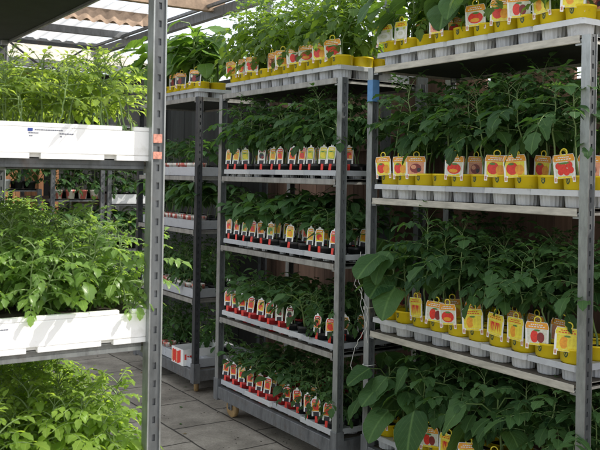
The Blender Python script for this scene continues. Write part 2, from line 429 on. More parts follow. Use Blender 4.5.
def tomato(seed, h, nl=11, ln=.17, t0=.22, thick=.0042, leafmat='leaf_tom', stemmat='stem_pale', stems=1, spread=0, pairs=3, curl=1.2, wr=1.0):
    r = random.Random(seed); mb = MB(); sb = MB()
    for s_ in range(stems):
        off = Vector((r.uniform(-spread, spread), r.uniform(-spread, spread), 0))
        hh = h * r.uniform(.85, 1.05)
        pts = [p + off for p in stem_curve(r, hh, .25, 8, r.uniform(0, .06))]
        sb.tube(pts, [thick * (1 - .55 * i / 8) for i in range(9)], 5)
        yaw = r.uniform(0, 6.28)
        for k in range(nl):
            t = t0 + (1 - t0) * (k + .3) / nl
            yaw += 2.4 + r.uniform(-.35, .35)
            m = math.sin(math.pi * (.22 + .64 * (k + .5) / nl))
            l = ln * m * r.uniform(.8, 1.2)
            pit = .15 + .75 * (k / nl) ** 1.6 + r.uniform(-.2, .25)
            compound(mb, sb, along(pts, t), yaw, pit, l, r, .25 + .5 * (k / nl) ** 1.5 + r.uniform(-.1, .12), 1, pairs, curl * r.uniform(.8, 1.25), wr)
        for k in range(3):
            compound(mb, sb, pts[-1], yaw + 2.1 * k, 1.0 + r.uniform(-.2, .2), ln * .5, r, .85, .7, 2, .7, wr)
    return mb.mesh('tomato_foliage', M[leafmat]), sb.mesh('tomato_stem', M[stemmat])

def pepper(seed, h, nl=14, ln=.085, wd=.55, mat_='leaf_small', droop=1.0, shape='lance'):
    r = random.Random(seed); mb = MB(); sb = MB()
    pts = stem_curve(r, h * .9, .3, 6, .01); sb.tube(pts, [.003 * (1 - .5 * i / 6) for i in range(7)], 4)
    yaw = r.uniform(0, 6.28)
    for k in range(nl):
        t = .34 + .66 * (k + .5) / nl; yaw += 2.4 + r.uniform(-.4, .4)
        q = along(pts, t); pl = ln * r.uniform(.3, .6); pit = .5 + r.uniform(-.3, .4)
        e = q + Vector((math.cos(yaw) * math.cos(pit), math.sin(yaw) * math.cos(pit), math.sin(pit))) * pl
        sb.tube([q, e], .0013, 3)
        l = ln * r.uniform(.75, 1.25) * (1 - .3 * (k / nl))
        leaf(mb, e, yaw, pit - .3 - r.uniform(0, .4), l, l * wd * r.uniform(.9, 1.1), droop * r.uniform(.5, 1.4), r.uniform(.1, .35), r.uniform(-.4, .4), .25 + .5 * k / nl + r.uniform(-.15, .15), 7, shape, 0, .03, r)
    return mb.mesh('pepper_foliage', M[mat_]), sb.mesh('pepper_stem', M['stem'])

def broad(seed, h, nl=7, ln=.2, wd=.72, mat_='leaf_big', shape='round', teeth=.0, up=.0):
    r = random.Random(seed); mb = MB(); sb = MB()
    pts = stem_curve(r, h, .2, 6, .03); sb.tube(pts, [.006 * (1 - .45 * i / 6) for i in range(7)], 6)
    yaw = r.uniform(0, 6.28)
    for k in range(nl):
        t = .3 + .7 * (k + .5) / nl; yaw += 2.2 + r.uniform(-.4, .4)
        q = along(pts, t); pl = ln * r.uniform(.45, .85); pit = .45 + .5 * k / nl + up + r.uniform(-.2, .2)
        mid = q + Vector((math.cos(yaw) * math.cos(pit), math.sin(yaw) * math.cos(pit), math.sin(pit))) * pl * .6
        e = mid + Vector((math.cos(yaw), math.sin(yaw), .1)) * pl * .45
        sb.tube([q, mid, e], [.0034, .003, .0024], 5)
        l = ln * r.uniform(.7, 1.15) * (.7 + .4 * math.sin(math.pi * (.3 + .6 * k / nl)))
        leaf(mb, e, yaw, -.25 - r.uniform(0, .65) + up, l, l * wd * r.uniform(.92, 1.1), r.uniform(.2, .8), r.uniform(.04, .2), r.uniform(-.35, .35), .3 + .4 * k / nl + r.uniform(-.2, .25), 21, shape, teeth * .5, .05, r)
    for k in range(3):
        leaf(mb, pts[-1], yaw + 2.1 * k, .9, ln * .4, ln * .25, .5, .3, 0, .85, 7, shape, 0, .02, r)
    return mb.mesh('broad_foliage', M[mat_]), sb.mesh('broad_stem', M['stem'])

TOM = [tomato(100 + i, .375 + .025 * (i % 3), 11, .205, .50, .0052, pairs=4, curl=.95, wr=1.08) for i in range(8)]
TOMS = [tomato(140 + i, .26, 10, .13, .15, .003, 'leaf_tom', 'stem') for i in range(5)]
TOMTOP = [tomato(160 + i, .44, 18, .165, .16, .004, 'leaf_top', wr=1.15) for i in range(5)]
PEP = [pepper(200 + i, .19, 15, .085) for i in range(5)]
PEPL = [pepper(220 + i, .24, 14, .13, .48, 'leaf_small', 1.5) for i in range(3)]
BIG = [broad(300 + i, .28, 7, .185) for i in range(5)]
BIGS = [broad(330 + i, .13, 6, .10, .7) for i in range(3)]
LIGHT = [broad(360 + i, .21, 12, .12, .85, 'leaf_light', 'round', .1, .15 + .1 * (i % 2)) for i in range(5)]
SEED = [tomato(400 + i, .165, 8, .092, .40, .0026, 'leaf_seed', 'stem_pale', 2, .03, 3, .75, .70) for i in range(8)]
SEED2 = [tomato(430 + i, .195, 13, .095, .12, .0024, 'leaf_bright', 'stem_pale', 2, .035, 4, 1.1, .95) for i in range(7)]
SEED3 = [tomato(450 + i, .20, 14, .100, .08, .0024, 'leaf_fresh', 'stem_pale', 2, .035, 4, 1.1, .92) for i in range(7)]

# ------------------------------------------------------------------ pots, labels, trays
def pot_mesh(r1, r0, h, m, rim=.016, seg=24):
    mb = MB()
    mb.lathe([(r0 * .5, .001), (r0, 0), (r0 + (r1 - r0) * (.82 if h < .1 else .52), h - rim), (r1 * .985, h - rim), (r1, h - rim + .003), (r1, h - .002), (r1 - .002, h), (r1 - .005, h - .001), (r1 - .0075, h - .02)], seg)
    return mb.mesh('pot', M[m])
def soil_mesh(r, z, seed):
    q = random.Random(seed); mb = MB(); vs = [(0, 0, z + .004)]; F = []
    for ring in (0.5, 1.0):
        for k in range(16):
            a = k / 16 * 6.2832; vs.append((r * ring * math.cos(a), r * ring * math.sin(a), z + q.uniform(-.002, .004)))
    for k in range(16):
        k2 = (k + 1) % 16; F.append((0, 1 + k, 1 + k2)); F.append((1 + k, 17 + k, 17 + k2, 1 + k2))
    mb.add(vs, F, smooth=True); return mb.mesh('soil', M['soil'])
def yellow_pot():
    mb = MB(); h = .124; r1 = .0595
    mb.lathe([(.02, .001), (.037, 0), (.047, .066), (.0545, .070), (.0578, h - .008), (.0592, h - .0075), (r1, h - .006), (r1, h - .001), (r1 - .001, h), (r1 - .004, h - .001), (r1 - .0065, h - .02)], 28)
    return mb.mesh('pot', M['yellow'])
POT_Y = yellow_pot(); SOIL_Y = soil_mesh(.0535, .108, 1)
POT_K = pot_mesh(.044, .034, .08, 'black'); SOIL_K = soil_mesh(.037, .068, 2)
POT_R = pot_mesh(.044, .034, .08, 'redpot'); POT_P = pot_mesh(.05, .038, .095, 'printed'); SOIL_P = soil_mesh(.043, .083, 3)
POT_PS = pot_mesh(.05, .038, .095, 'tray')
def emblem_mesh():
    mb = MB()
    def patch(pts, off, mi):
        vs = []
        for x, z in pts:
            rr = .0550 + (z - .070) * .0717 + .0006 + off; a = x / rr
            vs.append((rr * math.sin(a), -rr * math.cos(a), z))
        mb.add(vs, [list(range(len(vs)))], mi)
    # shield: narrow strips so that it follows the curve of the pot
    for i in range(6):
        x0, x1 = -.0095 + i * .0190 / 6, -.0095 + (i + 1) * .0190 / 6
        zb = lambda x: .0890 + .010 * (abs(x) / .0095) ** 2
        patch([(x0, zb(x0)), (x1, zb(x1)), (x1, .1125), (x0, .1125)], 0, 0)
    for s_ in (-1, 1):
        patch([(s_ * .0068, .1080), (s_ * .0040, .1080), (s_ * .0005, .0970), (s_ * .0022, .0955)][::s_], .0004, 1)
    patch([(-.0048, .1100), (.0048, .1100), (.0048, .1112), (-.0048, .1112)], .0004, 1)
    return mb.mesh('pot_emblem', [M['emblem'], M['emblem_lt']])
EMBLEM = emblem_mesh()

def disc(mb, cx, cz, rx, rz, y, mi, n=14):
    vs = [(cx + rx * math.cos(6.2832 * k / n), y, cz + rz * math.sin(6.2832 * k / n)) for k in range(n)]
    mb.add(vs, [list(range(n))], mi)
def poly(mb, pts, y, mi): mb.add([(x, y, z) for x, z in pts], [list(range(len(pts)))], mi)
PM = ['card', 'p_red', 'p_darkred', 'p_orange', 'p_yellow', 'p_green', 'p_lime', 'p_dark', 'p_pale', 'p_pink', 'ink']
PI = {k: i for i, k in enumerate(PM)}
def big_label(kind):
    """broad card label clipped on a yellow pot, seen from -y; base at z=0; returns the card and its printing"""
    c = MB()
    out = [(-.036, 0), (-.026, 0), (-.026, .012), (.026, .012), (.026, 0), (.036, 0), (.037, .072), (.034, .080), (.030, .086), (-.030, .086), (-.034, .080), (-.037, .072)]
    n = len(out)
    vs = [(x, 0, z) for x, z in out] + [(x, .0009, z) for x, z in out]
    # the body as three pieces so that the legs stay concave-safe
    def slab(p):
        k = len(p); c.add([(x, 0, z) for x, z in p] + [(x, .0009, z) for x, z in p], [list(range(k)), list(range(2*k-1, k-1, -1))] + [(i, i+k, (i+1) % k + k, (i+1) % k) for i in range(k)])
    slab([(-.037, .0), (-.027, .0), (-.027, .0125), (-.037, .0125)]); slab([(.027, .0), (.037, .0), (.037, .0125), (.027, .0125)])
    slab([(-.037, .0130), (.037, .0130), (.038, .074), (.033, .088), (-.033, .088), (-.038, .074)])
    c.tube([(.011 * math.cos(a) + .002, .0005, .094 + .011 * math.sin(a)) for a in [k / 14 * 6.2832 for k in range(14)]], .0022, 5, 1, closed=True)
    card = c.mesh('plant_label', [M['card'], M['p_yellow']])
    p = MB(); r = random.Random(kind)
    hdr = 'p_yellow' if kind in ('squash', 'yellow_pepper', 'chilli') else 'p_orange'
    poly(p, [(-.036, .066), (.036, .066), (.0365, .074), (.032, .0865), (-.032, .0865), (-.0365, .074)], -.0004, PI[hdr])
    for z_, w_ in ((.079, .020), (.0725, .027)):
        for k in range(6):
            x = -w_ + k * w_ / 3; poly(p, [(x, z_ - .0018), (x + w_ * .24, z_ - .0018), (x + w_ * .24, z_ + .0014), (x, z_ + .0014)], -.0008, PI['p_red' if hdr == 'p_yellow' else 'card'])
    bg = {'tomato': 'p_yellow', 'beef': 'p_pale', 'cherry': 'p_pale', 'aubergine': 'p_dark', 'squash': 'p_pale', 'yellow_pepper': 'p_yellow', 'chilli': 'p_yellow', 'pepper': 'p_pale', 'dark': 'p_pink'}[kind]
    poly(p, [(-.030, .020), (.030, .020), (.032, .0655), (-.032, .0655)], -.0004, PI[bg])
    y = -.0008
    if kind == 'tomato':
        disc(p, -.009, .043, .020, .021, y, PI['p_red']); disc(p, .015, .038, .015, .017, y - .0003, PI['p_orange']); disc(p, -.012, .058, .010, .004, y - .0006, PI['p_green'])
    elif kind == 'beef':
        disc(p, 0, .042, .028, .020, y, PI['p_red']); disc(p, -.002, .034, .017, .007, y - .0003, PI['p_orange']); disc(p, .002, .058, .012, .0035, y - .0006, PI['p_green'])
    elif kind == 'cherry':
        for (x, z) in ((-.019, .052), (-.002, .048), (.018, .054), (-.012, .034), (.008, .032), (.022, .038)): disc(p, x, z, .0112, .0112, y - r.uniform(0, .0005), PI['p_red'])
        disc(p, 0, .060, .02, .003, y - .0007, PI['p_green'])
    elif kind == 'aubergine':
        disc(p, -.006, .04, .013, .021, y, PI['p_darkred']); disc(p, .014, .046, .010, .014, y - .0003, PI['p_dark']); disc(p, -.006, .061, .009, .004, y - .0006, PI['p_green']); disc(p, -.022, .052, .006, .01, y - .0004, PI['p_pale'])
    elif kind == 'squash':
        disc(p, 0, .038, .026, .017, y, PI['card']); disc(p, 0, .041, .016, .008, y - .0003, PI['p_pale']); disc(p, -.02, .058, .008, .006, y - .0005, PI['p_green']); disc(p, .02, .060, .008, .005, y - .0005, PI['p_lime'])
    elif kind == 'yellow_pepper':
        disc(p, -.009, .041, .013, .019, y, PI['p_orange']); disc(p, .012, .041, .012, .018, y - .0003, PI['p_yellow']); disc(p, 0, .061, .010, .003, y - .0006, PI['p_green'])
    elif kind == 'chilli':
        for k in range(7):
            x = -.022 + k * .007; poly(p, [(x - .004, .058), (x + .004, .060), (x + r.uniform(-.008, .008), .024)], y - .0001 * k, PI['p_red' if k % 3 else 'p_orange'])
    elif kind == 'pepper':
        disc(p, -.008, .041, .013, .020, y, PI['p_red']); disc(p, .012, .039, .012, .017, y - .0003, PI['p_darkred']); disc(p, 0, .061, .010, .003, y - .0006, PI['p_green'])
    else:
        disc(p, 0, .042, .022, .018, y, PI['p_darkred']); disc(p, -.008, .047, .010, .008, y - .0003, PI['p_pink']); disc(p, .012, .036, .008, .008, y - .0006, PI['p_dark'])
    poly(p, [(-.024, .0135), (.024, .0135), (.024, .0195), (-.024, .0195)], -.0004, PI['p_yellow'])
    for s_ in (-1, 1):
        poly(p, [(s_ * .032 - .003, .004), (s_ * .032 + .003, .004), (s_ * .032 + .003, .016), (s_ * .032 - .003, .016)], -.0004, PI['p_pink'])
        for k in range(3): poly(p, [(s_ * .032 - .002, .006 + k * .003), (s_ * .032 + .002, .006 + k * .003), (s_ * .032 + .002, .0072 + k * .003), (s_ * .032 - .002, .0072 + k * .003)], -.0007, PI['ink'])
    # yellow tongue hanging over the front of the pot
    prn = p.mesh('label_print', [M[k] for k in PM])
    return card, prn
BIGLAB = {k: big_label(k) for k in ('tomato', 'beef', 'cherry', 'aubergine', 'squash', 'yellow_pepper', 'chilli', 'pepper', 'dark')}

def small_label(kind):
    c = MB()
    def slab(p, mi=0):
        k = len(p); c.add([(x, 0, z) for x, z in p] + [(x, .0008, z) for x, z in p], [list(range(k)), list(range(2*k-1, k-1, -1))] + [(i, i+k, (i+1) % k + k, (i+1) % k) for i in range(k)], mi)
    slab([(-.006, -.028), (.006, -.028), (.006, .0), (-.006, .0)], 1)
    slab([(-.020, .0), (-.0125, .0), (-.0125, .018), (-.020, .018)]); slab([(.0125, .0), (.020, .0), (.020, .018), (.0125, .018)])
    slab([(-.020, .0185), (.020, .0185), (.021, .062), (.016, .076), (.007, .078), (.004, .086), (-.004, .086), (-.007, .078), (-.016, .076), (-.021, .062)])
    slab([(-.0123, .0003), (.0123, .0003), (.009, .0183), (-.009, .0183)], 2)
    card = c.mesh('plant_label', [M['card'], M['p_red'], M['p_dark']])
    p = MB(); col, bg, hd = {'red': ('p_red', 'p_orange', 'p_red'), 'orange': ('p_orange', 'p_yellow', 'p_orange'), 'yellow': ('p_yellow', 'p_lime', 'p_yellow'), 'pale': ('p_red', 'p_pink', 'p_orange'), 'dark': ('p_dark', 'p_pale', 'p_darkred'), 'green': ('p_green', 'p_lime', 'p_orange'), 'mixed': ('p_red', 'p_yellow', 'p_orange')}[kind]
    poly(p, [(-.0165, .022), (.0165, .022), (.0172, .058), (-.0172, .058)], -.0004, PI[bg])
    poly(p, [(-.017, .0585), (.017, .0585), (.0135, .073), (-.0135, .073)], -.0004, PI[hd])
    for k in range(4): poly(p, [(-.010 + k * .0055, .063), (-.0065 + k * .0055, .063), (-.0065 + k * .0055, .0675), (-.010 + k * .0055, .0675)], -.0007, PI['card'])
    disc(p, -.001, .041, .0125, .0145, -.0007, PI[col]); disc(p, .006, .033, .007, .008, -.001, PI[hd]); disc(p, -.003, .054, .008, .0025, -.0013, PI['p_green'])
    return card, p.mesh('label_print', [M[k] for k in PM])
SMALLLAB = {k: small_label(k) for k in ('red', 'orange', 'yellow', 'pale', 'dark', 'green', 'mixed')}

def tray_mesh(nu, nv, pu, pv, r1, z1, r0, m, skirt=.026, inset=0, edge=.008):
    mb = MB(); seg = 16; Lx, Ly = nu * pu, nv * pv
    for i in range(nu):
        for j in range(nv):
            cx = -Lx / 2 + (i + .5) * pu; cy = -Ly / 2 + (j + .5) * pv
            vs = []; F = []
            for k in range(seg):
                a = (k + .5) * 6.2832 / seg; c, s_ = math.cos(a), math.sin(a); q = max(abs(c), abs(s_))
                vs.append((cx + r1 * c, cy + r1 * s_, z1))
                vs.append((cx + pu / 2 * c / q, cy + pv / 2 * s_ / q, z1))
            for k in range(seg):
                k2 = (k + 1) % seg; F.append((2*k, 2*k+1, 2*k2+1, 2*k2))
            # square corners
            b = len(vs)
            for k in (1, 5, 9, 13):
                a = (k + 1) * 6.2832 / seg; sx = 1 if math.cos(a) > 0 else -1; sy = 1 if math.sin(a) > 0 else -1
                vs.append((cx + sx * pu / 2, cy + sy * pv / 2, z1)); F.append((2*k+1, len(vs) - 1, 2*((k+1) % seg)+1))
            mb.add(vs, F)
            mb.lathe([(r1, z1), (r1 - .002, z1 - .006), (r0 + .002, .004), (r0, .001), (r0 * .6, .001)], 36, 0, (cx, cy, 0), .0028, False)
    x, y = Lx / 2 - inset, Ly / 2 - inset; c = .012
    o = [(-x + c, -y), (x - c, -y), (x, -y + c), (x, y - c), (x - c, y), (-x + c, y), (-x, y - c), (-x, -y + c)]
    n = len(o); g = 1 + edge / x
    vs = [(a * .999, b * .999, z1 + .001) for a, b in o] + [(a, b, z1 + .004) for a, b in o] + [(a * (1 + .4 * edge / x), b * (1 + .4 * edge / y), z1 + .001) for a, b in o] + [(a * (1 + .5 * edge / x), b * (1 + .5 * edge / y), z1 - skirt) for a, b in o]
    F = [(l * n + i, l * n + (i + 1) % n, (l + 1) * n + (i + 1) % n, (l + 1) * n + i) for l in range(3) for i in range(n)]
    mb.add(vs, F)
    return mb.mesh('plant_tray', M[m])
# ---- trolley -----------------------------------------------------------------
PW = .040
def post_mesh(h, z0, m='steel', dense=True):
    mb = MB(); a = PW / 2; t = .003
    # closed faces on +-y sides, slotted faces on +-x sides with shade painted in as darker steel
    mb.box((-a, -a, z0), (a, -a + t, h)); mb.box((-a, a - t, z0), (a, a, h))
    for s_ in (-1, 1):
        x0, x1 = (a - t, a) if s_ > 0 else (-a, -a + t)
        mb.box((x0, -a + t, z0), (x1, -.0160, h)); mb.box((x0, .0160, z0), (x1, a - t, h))
        z = z0
        while z < h - .005:
            q0, q1 = (x0 - .004, x1 - .003) if s_ > 0 else (x0 + .003, x1 + .004)
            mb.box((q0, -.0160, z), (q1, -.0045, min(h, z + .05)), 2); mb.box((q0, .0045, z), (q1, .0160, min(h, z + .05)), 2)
            mb.box((q0, -.0045, z), (q1, .0045, min(h, z + .031)), 2); z += .05
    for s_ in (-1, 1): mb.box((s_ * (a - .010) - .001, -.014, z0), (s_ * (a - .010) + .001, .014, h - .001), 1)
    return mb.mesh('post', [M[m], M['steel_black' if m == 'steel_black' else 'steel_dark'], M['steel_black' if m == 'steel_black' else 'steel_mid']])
def shelf_mesh(Lu, Wv, mats, lip=.025):
    mb = MB(); x = Lu / 2 - PW - .003; y = Wv / 2
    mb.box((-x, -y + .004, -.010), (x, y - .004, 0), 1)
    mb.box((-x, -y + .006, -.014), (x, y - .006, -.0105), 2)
    for s_ in (-1, 1):
        ya, yb = (-y, -y + .0035) if s_ < 0 else (y - .0035, y)
        mb.box((-x + .008, ya, -lip), (x - .008, yb, .002), 0, bev=.0008)
        # rolled lower edge
        mb.tube([(-x + .004, s_ * (y - .004), -lip), (x - .004, s_ * (y - .004), -lip)], .0045, 6, 0)
        xa, xb = (-x, -x + .006) if s_ < 0 else (x - .006, x)
        mb.box((xa, -y + PW + .004, -lip), (xb, y - PW - .004, .0015), 0)
        for sy in (-1, 1):
            yy = sy * (y - PW / 2)
            mb.box((min(s_ * (x - .03), s_ * (x + .004)), yy - .014, -lip - .012), (max(s_ * (x - .03), s_ * (x + .004)), yy + .014, -lip + .010), 3)
    return mb.mesh('shelf', mats)
def base_mesh(Lu, Wv, z, m):
    mb = MB(); x, y = Lu / 2, Wv / 2; zb = z - .075
    for s_ in (-1, 1):
        mb.box((-x + PW + .002, min(s_ * y, s_ * (y - .03)), zb), (x - PW - .002, max(s_ * y, s_ * (y - .03)), z), 0, bev=.002)
        mb.box((min(s_ * x, s_ * (x - .034)), -y + PW + .002, zb), (max(s_ * x, s_ * (x - .034)), y - PW - .002, z), 0, bev=.002)
        for sy in (-1, 1):
            cx, cy = s_ * (x - PW / 2), sy * (y - PW / 2)
            mb.box((cx - .026, cy - .026, zb - .012), (cx + .026, cy + .026, z + .05), 0, bev=.002)
            cx, cy = s_ * (x - .11), sy * (y - .075)
            mb.box((cx - .045, cy - .045, zb - .006), (cx + .045, cy + .045, zb + .03), 0)
    mb.box((-x + .04, -y + .03, z - .016), (x - .04, y - .03, z - .002), 1)
    return mb.mesh('base_frame', [m, M['shelf_panel']])
def wheel_meshes(zb, wm):
    w = MB(); w.lathe([(.028, -.014), (.054, -.015), (.060, -.010), (.060, .010), (.054, .015), (.028, .014), (.018, .016), (.006, .017)], 24)
    w.lathe([(.006, -.017), (.018, -.016), (.028, -.014)], 24)
    w.v = [(x, z, y + .060) for x, y, z in w.v]
    f = MB(); top = zb - .008
    for s_ in (-1, 1):
        f.box((-.022, min(s_ * .019, s_ * .023), .050), (.022, max(s_ * .019, s_ * .023), top))
    f.box((-.024, -.025, top - .002), (.024, .025, top + .003)); f.tube([(0, -.027, .06), (0, .027, .06)], .008, 8)
    return w.mesh('wheel', M[wm]), f.mesh('caster_fork', M['steel_dark'])

RACK = {}
def trolley(key, label, s_front, d_front, Lu, Wv, levels, edge='shelf_grey', post='steel', wheel='wheel', base='steel_dark', tilt=0, group='plant trolleys'):
    """s_front: S of the end nearest the camera; levels: heights of the shelf tops, lowest last (the base)"""
    c = SD(s_front + Lu / 2, d_front + Wv / 2)
    t = empty('plant_trolley', c); tag(t, label, 'trolley', group)
    zb = levels[-1]; top = levels[0]
    pm = post_mesh(top, zb - .06, post)
    for su in (-1, 1):
        for sv in (-1, 1):
            ob('post', pm, t, (su * (Lu / 2 - PW / 2), sv * (Wv / 2 - PW / 2), 0))
    sm = shelf_mesh(Lu, Wv, [M[edge], M['shelf_panel'], M['shelf_under'], M['steel']])
    for i, z in enumerate(levels[:-1]):
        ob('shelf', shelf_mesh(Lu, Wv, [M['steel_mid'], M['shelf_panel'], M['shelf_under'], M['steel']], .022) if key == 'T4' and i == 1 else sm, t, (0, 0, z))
    ob('base_frame', base_mesh(Lu, Wv, zb, M[base]), t)
    wme, fme = wheel_meshes(zb - .075, wheel)
    for su in (-1, 1):
        for sv in (-1, 1):
            f = ob('caster', fme, t, (su * (Lu / 2 - .11), sv * (Wv / 2 - .075), 0), rnd.uniform(-.6, .6))
            ob('wheel', wme, f)
    RACK[key] = dict(c=c, L=Lu, W=Wv, lev=levels, o=t)
    return t
def on(key, u, v, lev, dz=0):
    k = RACK[key]; z = k['lev'][lev] + dz if isinstance(lev, int) else lev
    return k['c'] - D1 * u + D2 * v + Vector((0, 0, z))

T1 = trolley('T1', 'nearest steel plant trolley at right, four shelves of yellow pots', 2.043, 2.604, 1.35, .565, [2.10, 1.445, .78, .20], 'shelf_edge')
T2 = trolley('T2', 'middle steel plant trolley with five shelves and orange caster wheels', 3.50, 2.52, 1.35, .565, [2.06, 1.535, 1.095, .635, .19], 'shelf_grey')
T3 = trolley('T3', 'dark steel plant trolley standing behind the middle one, printed pots on its shelves', 5.32, 2.60, 1.10, .565, [2.09, 1.53, 1.15, .665, .17], 'shelf_grey', 'steel_black', 'wheel')
s4 = D1.dot(Vector((-.377, 2.35, 0))); d4 = D2.dot(Vector((-.377, 2.35, 0)))
T4 = trolley('T4', 'galvanised plant trolley at left foreground with white foam trays of bright seedlings', s4, d4 - .565, 1.80, .565, [2.155, 1.588, 1.085, .59, .19], 'steel')
T5 = trolley('T5', 'far plant trolley seen end on, red and white pots on its shelf', 8.6, 2.56, 1.2, .565, [2.05, 1.62, 1.26, .75, .19], 'steel_dark', 'steel_dark', 'wheel_dark')
T6 = trolley('T6', 'far plant trolley seen end on with a long white tray on its shelf', 8.6, 3.16, 1.2, .565, [2.05, 1.60, 1.21, .72, .19], 'steel_dark', 'steel_dark', 'wheel_dark')
T7 = trolley('T7', 'far left plant trolley with a small white pot before the orange wall', 8.7, 1.93, 1.2, .565, [1.36, .80, .19], 'steel_dark', 'steel_dark', 'wheel_dark')
# blue tape, stickers
b = MB(); a = PW / 2 + .0012
b.box((-a, -a, 1.93), (a, a, 2.04)); ob('blue_tape', b.mesh('blue_tape', M['blue']), T1, (-(1.35 / 2 - PW / 2), -(.565 / 2 - PW / 2), 0))
for z, h in ((1.64, .024), (1.595, .020)):
    b = MB(); b.box((PW / 2 + .0005, -.016, z), (PW / 2 + .0014, .010, z + h)); ob('red_sticker', b.mesh('red_sticker', M['red_sticker']), T4, (1.80 / 2 - PW / 2, .565 / 2 - PW / 2, 0))

# ------------------------------------------------------------------ potted plant assembly
def plant(name, cat, label, group, loc, fm, pot, soil, lab=None, sc=1.0, dz=.09, lean=0, labz=.09, laboff=-.056, labrot=0, emblem=False, labtilt=.0, yaw=None, jit=.004, labsc=1.24):
    r = rnd
    o = empty(name, loc + Vector((r.uniform(-jit, jit), r.uniform(-jit, jit), 0)), ROT); tag(o, label, cat, group)
    p = ob('pot', pot, o, (0, 0, 0), 0)
    if emblem: ob('pot_emblem', EMBLEM, p, (0, 0, 0), labrot * .25 - .12)
    ob('soil', soil, o)
    yw = r.uniform(0, 6.28) if yaw is None else yaw
    fo, st = fm
    for nm, me in (('foliage', fo), ('stem', st)):
        q = ob(nm, me, o, (0, 0, dz), yw); q.scale = (sc, sc, sc * r.uniform(.93, 1.05)); q.rotation_euler = (r.uniform(-lean, lean), r.uniform(-lean, lean), yw)
        if nm == 'foliage': rot = q.rotation_euler.copy(); scl = q.scale.copy()
        else: q.rotation_euler = rot; q.scale = scl
    if lab:
        x = r.uniform(-.014, .014)
        t = ob('plant_label', lab[0], o, (x, laboff, labz), labrot); t.rotation_euler = (-labtilt, r.uniform(-.09, .09), labrot); t.scale = (labsc, 1, labsc)
        ob('label_print', lab[1], t)
    return o
LEVN = {4: ['top', 'second', 'third', 'bottom'], 5: ['top', 'second', 'third', 'fourth', 'bottom']}
def tray(me, label, loc, group, m=None, name='plant_tray'):
    o = ob(name, me, None, loc, ROT); tag(o, label, 'plant tray', group); return o
TRAY_B = tray_mesh(2, 4, .125, .132, .0545, .066, .045, 'tray', .020, .001)
TRAY_G = tray_mesh(2, 4, .125, .132, .0545, .066, .045, 'tray_grey', .020, .001)
TRAY_S = tray_mesh(3, 5, .104, .106, .0405, .042, .034, 'tray', .024, .001)
TRAY_SG = tray_mesh(3, 5, .104, .106, .0405, .042, .034, 'tray_grey', .024, .001)
TRAY_MT = tray_mesh(4, 4, .118, .128, .054, .062, .044, 'tray_grey', .02, .001)
TRAY_M = tray_mesh(4, 4, .118, .128, .0475, .062, .039, 'tray_grey', .058, .001)

def clampw(s):
    w = s.split()
    if not 4 <= len(w) <= 16: print('LABEL', len(w), s)
    return s

# ---- T1
labs1 = [['squash', 'squash', None, 'dark', None, 'beef', 'tomato', 'pepper', 'yellow_pepper', 'yellow_pepper'],
         ['tomato', 'tomato', 'dark', None, 'beef', None, 'tomato', 'tomato', None, 'cherry'],
         ['aubergine', None, 'chilli', 'pepper', 'beef', 'yellow_pepper', 'chilli', 'yellow_pepper', 'pepper', 'yellow_pepper'],
         ['aubergine', None, 'aubergine', 'pepper', 'chilli', 'tomato', 'yellow_pepper', 'tomato', 'cherry', 'pepper']]
KN = {'squash': 'white squash', 'dark': 'dark tomato', 'beef': 'beef tomato', 'tomato': 'red tomato', 'pepper': 'red pepper', 'yellow_pepper': 'yellow pepper', 'aubergine': 'aubergine', 'chilli': 'chilli', 'cherry': 'cherry tomato'}
big1 = {(0, 0): 'L', (0, 1): 'B', (0, 3): 'B', (0, 4): 'B', (2, 0): 'B', (2, 1): 'B', (3, 0): 'B', (3, 1): 'B', (3, 2): 'B', (3, 6): 'B'}
for lev in range(4):
    for k in range(5):
        u = -.5 + k * .25 + rnd.uniform(-.003, .003)
        tray(TRAY_B if (k + lev) % 3 else TRAY_G, clampw(f'white ribbed pot tray, {ORD[k]} from left, {LEVN[4][lev]} shelf of nearest right trolley'), on('T1', u, -.003 + rnd.uniform(-.005, .004), lev, .001), 'white pot trays on the nearest right trolley')
        for i in range(2):
            for row in range(4):
                if row == 3 and (lev == 0 or rnd.random() < .35): continue
                col = 2 * k + i; uu = u - .0625 + .125 * i; vv = -.003 - .198 + .132 * row
                lb = labs1[lev][col] if row == 0 else (rnd.choice(['tomato', 'dark', None, None, None]) if row == 1 and lev < 3 else None)
                bg = big1.get((lev, col)) if row == 0 else ('B' if row == 1 and (lev, col) in ((2, 0), (3, 0), (3, 1), (0, 3)) else None)
                rot = rnd.uniform(-.05, .75) if row == 0 else rnd.uniform(-.4, .9)
                if bg: nm, cat, fm, sc = 'aubergine_plant', 'aubergine plant', (rnd.choice(BIG) if bg == 'B' else rnd.choice(LIGHT)), rnd.uniform(.92, 1.1)
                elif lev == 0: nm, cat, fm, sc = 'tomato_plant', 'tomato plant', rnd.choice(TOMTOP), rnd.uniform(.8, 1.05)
                else: nm, cat, fm, sc = 'tomato_plant', 'tomato plant', rnd.choice(TOM), rnd.uniform(.86, 1.04)
                if bg == 'L' or (lev == 0 and col < 2): nm, cat = 'squash_plant', 'squash plant'
                what = 'broad leaved plant' if bg else 'feathery tomato plant'
                lt = f'yellow potted {"broad leaved" if bg else "feathery"} plant, {ORD[col]} from left, {ORD[row]} row, {LEVN[4][lev]} shelf of right trolley'
                yaw = None
                if (lev, col, row) in ((2, 0, 0), (3, 0, 0)): yaw = {2: .6, 3: 2.2}[lev]
                plant(nm, cat, clampw(lt), 'yellow potted plants on the nearest right trolley', on('T1', uu, vv, lev, .003), fm, POT_Y, SOIL_Y, BIGLAB[lb] if lb else None, sc, .108, .08, .096, -.0625, rot, row == 0, 0, yaw, .0015)
